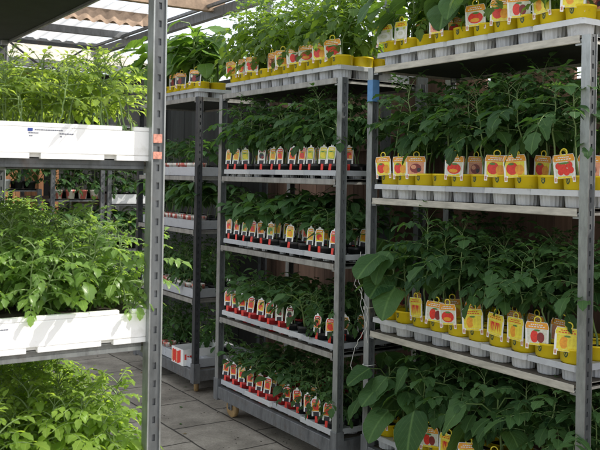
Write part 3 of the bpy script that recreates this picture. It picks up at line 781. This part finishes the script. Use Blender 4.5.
# ---- T2 top: large yellow pots
lab2top = ['tomato', 'beef', 'cherry', None, 'dark', 'tomato', 'pepper', 'beef', 'tomato', 'cherry']
for k in range(5):
    u = -.5 + k * .25
    tray(TRAY_G, clampw(f'grey ribbed pot tray, {ORD[k]} from left, top shelf of middle trolley'), on('T2', u, -.003, 0, .001), 'pot trays on the top of the middle trolley')
    for i in range(2):
        for row in range(3):
            col = 2 * k + i; lb = lab2top[col] if row == 0 else None
            plant('tomato_plant', 'tomato plant', clampw(f'sunlit tomato plant in yellow pot, {ORD[col]} from left, {ORD[row]} row, top of middle trolley'), 'yellow potted tomatoes on top of the middle trolley',
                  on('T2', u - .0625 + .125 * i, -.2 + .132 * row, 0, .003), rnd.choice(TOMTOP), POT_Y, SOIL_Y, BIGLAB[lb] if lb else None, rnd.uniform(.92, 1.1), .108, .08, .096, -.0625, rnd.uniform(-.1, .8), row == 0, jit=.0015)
labs2 = {1: ['orange', 'orange', 'yellow', None, 'dark', 'orange', 'red', 'red', 'red', 'yellow', 'yellow', 'yellow'],
         2: ['pale', 'pale', 'green', 'red', 'pale', 'green', None, 'orange', None, 'orange', 'mixed', 'red'],
         3: ['red', 'mixed', 'red', 'red', 'mixed', 'red', 'dark', 'dark', None, None, 'red', 'red'],
         4: ['red', 'red', 'mixed', 'red', 'red', 'red', None, 'red', 'red', 'red', 'red', 'red']}
rows2 = {1: 3, 2: 4, 3: 5, 4: 5}
for lev in (1, 2, 3, 4):
    for k in range(4):
        u = -.471 + k * .314
        # the trays stand a little askew; on the base one is pushed back
        v = (-.003 if not (lev == 4 and k == 2) else .010) + rnd.uniform(-.006, .006)
        tray(TRAY_S if (k + lev) % 2 else TRAY_SG, clampw(f'shallow white seedling tray, {ORD[k]} from left, {LEVN[5][lev]} shelf of middle trolley'), on('T2', u, v, lev, .001), 'shallow white trays on the middle trolley')
        for i in range(3):
            for row in range(rows2[lev]):
                col = 3 * k + i
                redp = (lev == 3 and col < 7) or (lev == 4 and col < 8)
                lb = labs2[lev][col] if row == 0 else (rnd.choice(['pale', None, None, 'orange', None]) if row < 3 else None)
                if lev == 1: fm, sc, nm, cat, w = rnd.choice(TOM), rnd.uniform(.72, .92), 'tomato_plant', 'tomato plant', 'tall tomato plant'
                elif lev == 2: fm, sc, nm, cat, w = (rnd.choice(PEP) if rnd.random() < .7 else rnd.choice(PEPL)), rnd.uniform(1.0, 1.25), 'pepper_plant', 'pepper plant', 'young pepper plant'
                elif lev == 3:
                    if col < 9 : fm, sc, nm, cat, w = rnd.choice(PEP + BIGS), rnd.uniform(.95, 1.2), 'pepper_plant', 'pepper plant', 'young pepper plant'
                    else: fm, sc, nm, cat, w = rnd.choice(TOMS), rnd.uniform(.7, .9), 'tomato_plant', 'tomato plant', 'young tomato plant'
                else:
                    if col < 7: fm, sc, nm, cat, w = rnd.choice(PEP), rnd.uniform(.9, 1.1), 'pepper_plant', 'pepper plant', 'young pepper plant'
                    else: fm, sc, nm, cat, w = rnd.choice(TOMS), rnd.uniform(.7, .9), 'tomato_plant', 'tomato plant', 'young tomato plant'
                if lev == 3 and col == 8 and row == 0: fm, sc, nm, cat, w = BIGS[0], 1.25, 'aubergine_plant', 'aubergine plant', 'round leaved plant'
                lt = f'{w}, {"red" if redp else "black"} pot, {ORD[col]} from left, {ORD[row]} row, {LEVN[5][lev]} shelf, middle trolley'
                plant(nm, cat, clampw(lt), f'young plants in {"red" if redp else "black"} pots on the middle trolley', on('T2', u - .104 + .104 * i, v - .212 + .106 * row, lev, .003),
                      fm, POT_R if redp else POT_K, SOIL_K, SMALLLAB[lb] if lb else None, sc, .074, .1, .078, -.047, rnd.uniform(.25, .8), False, .12, None, .004, 1.2)
# ---- T3
for lev in range(5):
    for k in range(2):
        u = -.238 + k * .476
        tray(TRAY_MT if lev == 0 else TRAY_M, clampw(f'grey pot tray, {"left" if k == 0 else "right"} one, {LEVN[5][lev]} shelf of the dark trolley'), on('T3', u, 0, lev, .001), 'grey pot trays on the dark trolley')
        for i in range(4):
            for row in range({0: 2, 1: 2, 2: 3, 3: 3, 4: 3}[lev]):
                if lev == 4 and k == 1 and row < 2: continue
                col = 4 * k + i; rn = ORD[row]
                loc = on('T3', u - .177 + .118 * i, -.192 + .128 * row, lev, .003); g = 'potted plants on the dark trolley'
                if lev == 0:
                    plant('squash_plant', 'squash plant', clampw(f'light green squash in yellow pot, {ORD[col]} from left, {rn} row, top of dark trolley'), g, loc + Vector((0, 0, -.01)), rnd.choice(LIGHT), POT_Y, SOIL_Y,
                          BIGLAB[rnd.choice(['dark', 'aubergine'])] if row == 0 and col % 3 else None, rnd.uniform(1.3, 1.75), .108, .08, .096, -.0625, rnd.uniform(.1, .7), row == 0, jit=.002)
                else:
                    fm = {1: PEP, 2: PEPL, 3: TOMS, 4: TOMS}[lev]; w = {1: 'pepper plant', 2: 'long leaved pepper', 3: 'tomato plant', 4: 'tomato plant'}[lev]
                    pp = POT_P if row == 0 else POT_K; sl = SOIL_P if row == 0 else SOIL_K
                    plant('pepper_plant' if lev < 3 else 'tomato_plant', 'pepper plant' if lev < 3 else 'tomato plant', clampw(f'{w}, {"red white" if row == 0 else "black"} pot, {ORD[col]} from left, {rn} row, {LEVN[5][lev]} shelf, dark trolley'), g, loc, rnd.choice(fm), pp, sl, None, rnd.uniform(.9, 1.15), .075, .1)
cb = MB(); cb.box((-.10, -.16, 0), (.10, .16, .006))
for s_ in (-1, 1):
    cb.box((min(s_*.10, s_*.096), -.16, .0065), (max(s_*.10, s_*.096), .16, .115)); cb.box((-.0955, min(s_*.16, s_*.156), .0065), (.0955, max(s_*.16, s_*.156), .115))
r = random.Random(12)
for k in range(8):
    x = -.095 + .019 * k; cb.box((x, -.1608, .006 + r.uniform(0, .015)), (x + .0188, -.1602, .108 - r.uniform(0, .02)), 1 if k % 4 else 2)
    cb.box((.1002, -.15 + k * .02, .03 + r.uniform(0, .02)), (.1008, -.135 + k * .02, .085 - r.uniform(0, .02)), 1) if k < 4 else None
o = ob('carton', cb.mesh('carton', [M['card'], M['p_red'], M['p_pink']]), None, on('T3', .28, -.125, 4, .003), ROT); tag(o, 'white carton printed in red on the base of the dark trolley', 'carton')
# ---- T4: white foam trays with bright seedlings
def foam_tray(w, d, h):
    mb = MB(); t = .018; x, y = w / 2, d / 2
    # +x wall is the front that faces the camera, with two notches
    segs = [(-y, -.085), (-.055, .115), (.150, y)]
    mb.box((x - t, -y, .014), (x, y, h - .012), bev=.002)
    for a_, b_ in segs: mb.box((x - t, a_, 0), (x, b_, .0135))
    for a_, b_ in ((-y, .165), (.200, y)): mb.box((x - t, a_, h - .0115), (x, b_, h), bev=.0015)
    mb.box((-x, -y, 0), (-x + t, y, h)); mb.box((-x + t + .0005, -y, 0), (x - t - .0005, -y + t, h)); mb.box((-x + t + .0005, y - t, 0), (x - t - .0005, y, h))
    mb.box((-x + t, -y + t, .004), (x - t, y - t, .02))
    return mb.mesh('foam_tray', M['foam'])
FOAM = foam_tray(.43, .525, .093)
def foam_soil():
    mb = MB(); r = random.Random(5); n, m_ = 16, 20; x, y = .194, .243; vs = []; F = []
    for i in range(n + 1):
        for j in range(m_ + 1): vs.append((-x + 2 * x * i / n, -y + 2 * y * j / m_, .082 + r.uniform(-.004, .006)))
    for i in range(n):
        for j in range(m_): F.append((i*(m_+1)+j, (i+1)*(m_+1)+j, (i+1)*(m_+1)+j+1, i*(m_+1)+j+1))
    mb.add(vs, F); return mb.mesh('soil', M['soil'])
FSOIL = foam_soil()
def passport(big):
    mb = MB(); r = random.Random(9 + big); x = .2152; x2 = x + .0003
    def q(y0, y1, z0, z1, mi): mb.box((x, y0, z0), (x + .0005, y1, z1), mi)
    q(-.09, -.077, .070, .079, 1)
    for row, (z, y0, n) in enumerate(((.0745, -.072, 13), (.066, -.088, 5), (.066, -.008, 6), (.0585, -.086, 2), (.0585, -.006, 1))):
        y = y0
        for k in range(n):
            w = r.uniform(.003, .0065); q(y, y + w, z - .0014, z + .0014, 0); y += w + .0012
    return mb.mesh('printed_marking', [M['ink'], M['ink_blue']])
PASS = passport(0)
DEP = ['front', 'second', 'third', 'rear']
for lev in (1, 2, 3):
    for k in range(4):
        u = .90 - .225 - .012 - k * .437
        o = ob('seedling_tray', FOAM, None, on('T4', u, .0, lev, .001), ROT)
        tag(o, clampw(f'white foam seedling tray, {DEP[k]} one, {LEVN[5][lev]} shelf of the left trolley'), 'seedling tray', 'white foam trays on the left trolley')
        ob('soil', FSOIL, o)
        if k == 0 and lev < 3: ob('printed_marking', PASS, o, (0, 0 if lev == 1 else -.16, 0))
        nr = {0: 4, 1: 3, 2: 3, 3: 2}[k]
        for i in range(nr):
            for j in range(5):
                uu = u + .135 - i * (.32 / (nr - .5)) + rnd.uniform(-.015, .015); vv = -.2 + .105 * j + rnd.uniform(-.015, .015)
                e = empty('tomato_seedling', on('T4', uu, vv, lev, .082), rnd.uniform(0, 6.28))
                tag(e, clampw(f'bright tomato seedling, {ORD[j]} from left, {ORD[i]} row, {DEP[k]} tray, {LEVN[5][lev]} shelf, left trolley'), 'tomato seedling', 'bright tomato seedlings on the left trolley')
                fo, st = rnd.choice({1: SEED, 2: SEED2, 3: SEED3}[lev]); sc = rnd.uniform(.85, 1.15) * (1.05 if lev == 1 else (1.15 if (k or j < 4 or lev == 3) else .95))
                rot = (rnd.uniform(-.12, .12), rnd.uniform(-.12, .12), 0)
                for nm, me in (('foliage', fo), ('stem', st)):
                    q = ob(nm, me, e); q.scale = (sc, sc, sc); q.rotation_euler = rot
# ---- far trolleys
for key, lv, word in (('T5', (0, 1, 2, 3, 4), 'middle far'), ('T6', (1, 2, 3, 4), 'right far'), ('T7', (0, 1, 2), 'left far')):
    for lev in lv:
        n = len(RACK[key]['lev']); nmlev = (LEVN[5] if n == 5 else ['top', 'middle', 'bottom'])[lev]
        for k in range(4):
            for row in range(2):
                if key == 'T7' and lev == 0 and k == 0: continue
                pm = POT_P if (key == 'T5' and row == 0 and lev in (1, 2)) else (POT_PS if key == 'T7' and row == 0 and k == 1 else POT_K)
                w = 'printed' if pm is POT_P else ('white' if pm is POT_PS else 'black')
                dzt = .0455 if key == 'T6' and lev == 2 else .002
                plant('pepper_plant' if lev % 2 else 'tomato_plant', 'pepper plant' if lev % 2 else 'tomato plant', clampw(f'leafy plant, {w} pot, {ORD[k]} from left, {"front" if row == 0 else "rear"} row, {nmlev} shelf, {word} trolley'), 'potted plants on the far trolleys',
                      on(key, .53 - .16 * row, -.195 + .13 * k, lev, dzt), rnd.choice(PEPL if lev % 2 else TOMS), pm, SOIL_P if pm is not POT_K else SOIL_K, None, rnd.uniform(1.2, 1.6), .075)
mb = MB(); mb.box((-.2, -.235, 0), (.2, .235, .012)); 
for s_ in (-1, 1):
    mb.box((min(s_*.2, s_*.19), -.235, .0125), (max(s_*.2, s_*.19), .235, .10)); mb.box((-.1895, min(s_*.235, s_*.225), .0125), (.1895, max(s_*.235, s_*.225), .10))
o = ob('seedling_tray', mb.mesh('seedling_tray', M['tray']), None, on('T6', .40, 0, 2, .001), ROT); tag(o, 'deep white tray of dark plants on the right far trolley', 'seedling tray')

# ------------------------------------------------------------------ white twine on the nearest trolley's left post
tw = MB(); r = random.Random(3); y = -.565 / 2 - .006; x = -.675 + .01
def strand(pts, rad=.0017):
    out = []
    for i in range(len(pts) - 1):
        for k in range(5):
            t = k / 5; a_, b_ = Vector(pts[i]), Vector(pts[i+1]); out.append(a_.lerp(b_, t) + Vector((r.uniform(-.004, .004), r.uniform(-.003, .003), 0)))
    out.append(Vector(pts[-1])); tw.tube(out, rad, 5)
strand([(x, y, 1.15), (x - .05, y - .01, 1.09), (x - .075, y - .01, 1.0), (x - .04, y, .97), (x - .01, y, .93), (x + .02, y, .89), (x + .025, y - .004, .82), (x + .015, y, .74)])
strand([(x - .035, y, 1.17), (x - .065, y, 1.04), (x - .02, y, .98), (x - .035, y, .90), (x + .015, y, .81), (x + .03, y, .72)])
strand([(x, y, .78), (x - .06, y - .01, .68), (x - .095, y - .01, .58), (x - .07, y, .535), (x - .02, y, .55), (x, y, .60)], .002)
for zz in (1.15, .60, .89):
    tw.tube([(-.675 + PW / 2 + (PW / 2 + .003) * c * 1.0, -.2825 + PW / 2 + (PW / 2 + .003) * d, zz + .004 * c) for c, d in ((-1, -1), (1, -1), (1, 1), (-1, 1))], .0022, 5, closed=True)
    tw.tube([(x + .002, y - .002, zz - .008), (x + .004, y - .004, zz), (x, y - .003, zz + .008)], .004, 5)
tw.v = [tuple(on('T1', px, py, pz)) if False else (px, py, pz) for px, py, pz in tw.v]
o = ob('twine', tw.mesh('twine', M['twine']), None, RACK['T1']['c'], ROT); tag(o, 'loose white twine tangled round the left post of the nearest right trolley', 'twine')

# ------------------------------------------------------------------ ground
g = MB(); g.add([(-90, -60, 0), (90, -60, 0), (90, 140, 0), (-90, 140, 0)], [(0, 1, 2, 3)])
tag(ob('ground', g.mesh('ground', M['paving'])), kind='structure')

lt = MB(); r = random.Random(21)
for k in range(650):
    s_, d_ = r.uniform(1.6, 8.5), r.uniform(.9, 3.1) if r.random() < .6 else r.gauss(2.65, .25)
    p = SD(s_, d_); q = r.uniform(.002, .007) * (1.6 if r.random() < .08 else 1); a0 = r.uniform(0, 6.28); h = q * r.uniform(.25, .7)
    vs = [(p.x + q * math.cos(a0 + i * 1.571) * r.uniform(.6, 1.2), p.y + q * math.sin(a0 + i * 1.571) * r.uniform(.6, 1.2), .001) for i in range(4)] + [(p.x, p.y, h)]
    lt.add(vs, [(0,1,4),(1,2,4),(2,3,4),(3,0,4)], 0)
for k in range(60):
    p = SD(r.uniform(2.4, 8), r.uniform(1.3, 2.9)); leaf(lt, (p.x, p.y, .004), r.uniform(0, 6.28), .05, r.uniform(.02, .05), r.uniform(.012, .022), .1, .2, 0, r.random(), 5, 'ovate', 0, .06, r, 1 if k % 3 else 2)
o = tag(ob('soil_crumbs', lt.mesh('soil_crumbs', [M['soil'], M['leaf_tom'], M['dry_leaf']])), 'spilled soil crumbs and fallen leaf bits on the paving', 'litter', None, 'stuff')
# ------------------------------------------------------------------ fence behind the right row
def plank_run(mb, s0, s1, d, z0, z1, w, t, jag=.0, gap=.004, seed=1):
    r = random.Random(seed); s = s0
    while s < s1:
        ww = w * r.uniform(.92, 1.05); h = z1 + r.uniform(-jag, jag); dd = d + r.uniform(-.003, .003)
        c = [SD(s, dd), SD(min(s + ww, s1), dd), SD(min(s + ww, s1), dd + t), SD(s, dd + t)]
        vs = [(p.x, p.y, z) for z in (z0 + r.uniform(0, .01), h) for p in c]
        mb.add(vs, [(0,1,5,4),(1,2,6,5),(2,3,7,6),(3,0,4,7),(4,5,6,7),(3,2,1,0)], 0, r.random())
        s += ww + gap
fr = empty('wooden_fence', SD(3.5, 3.32)); tag(fr, 'tall brown wooden plank fence behind the right row of trolleys', 'fence'); fr.rotation_euler = (0, 0, 0); 
def child_of(o, p):
    o.parent = p; o.matrix_parent_inverse = Matrix.Translation(-Vector(p.location)); return o
mb = MB(); plank_run(mb, -.6, 3.3, 3.34, .05, 2.14, .105, .02, .10); plank_run(mb, 3.3, 5.6, 3.34, .05, 2.38, .105, .02, .02, seed=2); child_of(ob('plank_panel', mb.mesh('plank_panel', M['fence_wood'])), fr)
def bar(mb, a, b, w, h, mi=0, tint=.5):
    a, b = Vector(a), Vector(b); t = (b - a).normalized(); s = t.cross(Vector((0, 0, 1)))
    if s.length < 1e-4: s = Vector((1, 0, 0))
    s.normalize(); u = s.cross(t); vs = []
    for p in (a, b):
        for i, j in ((-1, -1), (1, -1), (1, 1), (-1, 1)):
            q = p + s * (i * w / 2) + u * (j * h / 2); vs.append(tuple(q))
    mb.add(vs, [(0,1,2,3),(7,6,5,4),(0,4,5,1),(1,5,6,2),(2,6,7,3),(3,7,4,0)], mi, tint)
for z in (.5, 1.75):
    mb = MB(); bar(mb, SD(-.6, 3.315, z), SD(5.6, 3.315, z), .03, .07); child_of(ob('rail', mb.mesh('rail', M['fence_wood'])), fr)
for s_ in (0.2, 1.9, 3.72, 4.05, 5.5):
    mb = MB(); bar(mb, SD(s_, 3.25, 0), SD(s_, 3.25, 2.9), .06, .06); child_of(ob('fence_post', mb.mesh('fence_post', M['steel_dark'])), fr)
ds = MB(); plank_run(ds, 5.75, 7.75, 3.36, .0, 2.35, .16, .03, 0, .001, 4)
o = ob('shed_wall', ds.mesh('shed_wall', M['dark_wall'])); tag(o, 'dark plank shed wall behind the dark trolley', 'wall')
# orange wooden wall at the far left with its pillars
ow = empty('wooden_wall', (0, 0, 0), 0); tag(ow, 'orange brown boarded wall behind the far trolleys', 'wall')
mb = MB(); r = random.Random(8); dd = -1.0
while dd < 3.05:
    w = .13; c = [SD(10.3, dd), SD(10.3, dd + w - .004), SD(10.33, dd + w - .004), SD(10.33, dd)]
    mb.add([(p.x, p.y, z) for z in (0, 2.75) for p in c], [(0,1,5,4),(1,2,6,5),(2,3,7,6),(3,0,4,7),(4,5,6,7)], 0, r.random()); dd += w
ob('boards', mb.mesh('boards', M['wall_wood']), ow)
bw = MB(); plank = []
while dd < 5.8:
    w = .16; c = [SD(10.3, dd), SD(10.3, dd + w - .002), SD(10.33, dd + w - .002), SD(10.33, dd)]
    bw.add([(p.x, p.y, z) for z in (0, 2.75) for p in c], [(0,1,5,4),(1,2,6,5),(2,3,7,6),(3,0,4,7),(4,5,6,7)], 0, r.random()); dd += w
tag(ob('back_wall', bw.mesh('back_wall', M['dark_wall'])), 'dark boarded wall behind the right far trolley', 'wall')
for d_ in (2.12, 3.0):
    mb = MB(); bar(mb, SD(10.2, d_, 0), SD(10.2, d_, 2.74), .09, .09); ob('pillar', mb.mesh('pillar', M['dark_wall']), ow)
# pale wall and shrubs beyond the fence
mb = MB(); c = [SD(-3, 8), SD(9, 8), SD(9, 8.2), SD(-3, 8.2)]
mb.add([(p.x, p.y, z) for z in (0, 2.35) for p in c], [(0,1,5,4),(1,2,6,5),(2,3,7,6),(3,0,4,7),(4,5,6,7)])
for k in range(7):
    p0 = SD(-2.4 + k * 1.8, 7.94); bar(mb, (p0.x, p0.y, 0), (p0.x, p0.y, 2.45), .22, .22)
tag(ob('garden_wall', mb.mesh('garden_wall', M['render_wall'])), 'pale rendered garden wall glimpsed beyond the wooden fence', 'wall')
mb = MB(); vs = []; F = []
c0 = SD(3.05, 3.43, 0)
for i in range(9):
    for j in range(9):
        t = i / 8; w = .09 - .03 * (j / 8); p = c0 + D1 * (w * (t - .5) * 2) + D2 * (.01 * math.sin(t * 14))
        vs.append((p.x, p.y, 2.12 - j / 8 * .5))
for i in range(8):
    for j in range(8): F.append((i*9+j, (i+1)*9+j, (i+1)*9+j+1, i*9+j+1))
mb.add(vs, F, smooth=True)
bar(mb, c0 + Vector((0, 0, 2.11)) - D1 * .1, c0 + Vector((0, 0, 2.11)) + D1 * .1, .012, .012)
bar(mb, c0 + D2 * .012 + Vector((0, 0, 1.6)), c0 + D2 * .012 + Vector((0, 0, 2.15)), .02, .02)
tag(ob('hanging_cloth', mb.mesh('hanging_cloth', M['cloth_blue'])), 'pale blue cloth hanging just behind the wooden fence', 'cloth')

# ------------------------------------------------------------------ canopy, gutter, roofs
can = empty('pergola', (0, 0, 0), 0); tag(can, 'open canopy of rough wooden beams and steel bars above the far trolleys', 'canopy')
for (s_, z, d0, d1_, h) in ((6.50, 3.00, -2.2, 3.40, .12), (7.88, 3.06, -2.2, 3.3, .12)):
    mb = MB(); bar(mb, SD(s_, d0, z), SD(s_, d1_, z), .07, h); ob('wooden_beam', mb.mesh('wooden_beam', M['beam_wood']), can)
mb = MB(); bar(mb, SD(.5, 3.32, 2.93), SD(9.6, 3.32, 2.93), .06, .08); bar(mb, SD(.5, 3.24, 2.975), SD(9.6, 3.24, 2.975), .03, .025); ob('gutter', mb.mesh('gutter', M['steel_dark']), can)
mb = MB(); bar(mb, SD(8.45, 1.35, 2.985), SD(8.45, 3.3, 2.985), .05, .07); ob('steel_bar', mb.mesh('steel_bar', M['steel_dark']), can)
mb = MB(); bar(mb, SD(9.45, -2.2, 2.97), SD(9.45, 3.3, 2.97), .04, .04); bar(mb, SD(9.45, -2.2, 2.66), SD(9.45, 3.3, 2.66), .04, .04)
d_ = -2.2; k = 0
while d_ < 3.1:
    bar(mb, SD(9.45, d_, 2.66 if k % 2 else 2.97), SD(9.45, d_ + .45, 2.97 if k % 2 else 2.66), .02, .02); d_ += .45; k += 1
ob('truss', mb.mesh('truss', M['steel_black']), can)
for (s_, d_) in ((6.5, -2.2), (9.45, -2.2), (9.45, 3.32), (7.6, 3.32)):
    mb = MB(); bar(mb, SD(s_, d_, 0), SD(s_, d_, 2.9), .07, .07); ob('canopy_post', mb.mesh('canopy_post', M['steel_dark']), can)
def corrugated(s0, z0, s1, z1, d0, d1_, pitch, amp, n=8):
    mb = MB(); vs = []; F = []; m_ = int((d1_ - d0) / pitch * 8)
    for i in range(2):
        for j in range(m_ + 1):
            d = d0 + (d1_ - d0) * j / m_; p = SD((s0, s1)[i], d); vs.append((p.x, p.y, (z0, z1)[i] + amp * math.sin(6.2832 * d / pitch)))
    for j in range(m_): F.append((j, j + 1, m_ + 1 + j + 1, m_ + 1 + j))
    mb.add(vs, F, smooth=True); return mb
ob('roof_sheet', corrugated(7.75, 3.16, 9.6, 3.05, -2.4, 3.3, .15, .022).mesh('roof_sheet', M['roof_light']), can)
ob('sheet_edge', corrugated(7.80, 2.985, 7.83, 3.10, -2.2, 3.2, .13, .018).mesh('sheet_edge', M['beam_wood']), can)
sh = empty('shed', SD(11, 0), 0); sh.location = (0, 0, 0); tag(sh, 'low shed with cream corrugated roof behind the left trolley', 'shed')
ob('roof', corrugated(9.95, 2.84, 12.2, 3.36, -5, 4.4, .19, .026).mesh('roof', M['roof_cream']), sh)
mb = MB(); bar(mb, SD(9.93, -5, 2.80), SD(9.93, 4.4, 2.80), .08, .09); ob('gutter', mb.mesh('gutter', M['steel_dark']), sh)
mb = MB(); bar(mb, SD(12.2, -5, 3.42), SD(12.2, 4.4, 3.42), .1, .05); ob('ridge_cap', mb.mesh('ridge_cap', M['steel_black']), sh)
mb = MB(); c = [SD(10.5, -4.9), SD(10.5, 4.3), SD(12.1, 4.3), SD(12.1, -4.9)]
mb.add([(p.x, p.y, z) for z in (0, 2.8) for p in c], [(0,1,5,4),(1,2,6,5),(2,3,7,6),(3,0,4,7)]); ob('wall', mb.mesh('wall', M['dark_wall']), sh)

# ------------------------------------------------------------------ light
SUN_AZ = math.atan2(.10, .99); SUN_EL = R(43)
to_sun = Vector((math.cos(SUN_EL) * math.cos(SUN_AZ), math.cos(SUN_EL) * math.sin(SUN_AZ), math.sin(SUN_EL)))
sun = bpy.data.lights.new('sun', 'SUN'); sun.energy = 5.0; sun.angle = R(.53); sun.color = (1, .94, .84)
so = bpy.data.objects.new('sun', sun); COL.objects.link(so); so.location = (5, 2, 8)
so.rotation_euler = (-to_sun).to_track_quat('-Z', 'Y').to_euler()
w = bpy.data.worlds.new('World'); scene.world = w; w.use_nodes = True
nt = w.node_tree; bgd = nt.nodes['Background']
sky = N(nt, 'ShaderNodeTexSky'); sky.sky_type = 'NISHITA'; sky.sun_disc = False; sky.sun_elevation = SUN_EL
sky.sun_rotation = math.pi / 2 - SUN_AZ; sky.dust_density = 2.5; sky.air_density = 1.0
L(nt, sky.outputs[0], bgd.inputs[0]); bgd.inputs[1].default_value = .10
# bright thin cloud over the whole sky
tc = N(nt, 'ShaderNodeTexCoord'); nz = N(nt, 'ShaderNodeTexNoise'); nz.inputs['Scale'].default_value = 2.2; nz.inputs['Detail'].default_value = 6
L(nt, tc.outputs['Generated'], nz.inputs['Vector'])
cr = ramp(nt, nz.outputs['Fac'], [(.35, (.58, .59, .60)), (.65, (.84, .83, .81))])
b2 = N(nt, 'ShaderNodeBackground'); L(nt, cr.outputs[0], b2.inputs[0]); b2.inputs[1].default_value = 1.38
ads = N(nt, 'ShaderNodeAddShader'); L(nt, bgd.outputs[0], ads.inputs[0]); L(nt, b2.outputs[0], ads.inputs[1])
L(nt, ads.outputs[0], nt.nodes['World Output'].inputs[0])

# ------------------------------------------------------------------ camera
cam = bpy.data.cameras.new('camera'); co = bpy.data.objects.new('camera', cam); COL.objects.link(co); scene.camera = co
cam.sensor_width = 36; cam.lens = 36 * 843 / 600; cam.clip_end = 500; cam.clip_start = .05
cam.shift_y = -51 / 600
co.location = (0, 0, 1.56)
co.matrix_world = Matrix.Translation((0, 0, 1.56)) @ Matrix.Rotation(R(90), 4, 'X') @ Matrix.Rotation(R(.95), 4, 'Z')
cam.dof.use_dof = True; cam.dof.focus_distance = 4.0; cam.dof.aperture_fstop = 9.0

scene.view_settings.view_transform = 'Standard'; scene.view_settings.look = 'None'; scene.view_settings.exposure = 0
scene.render.engine = 'CYCLES'
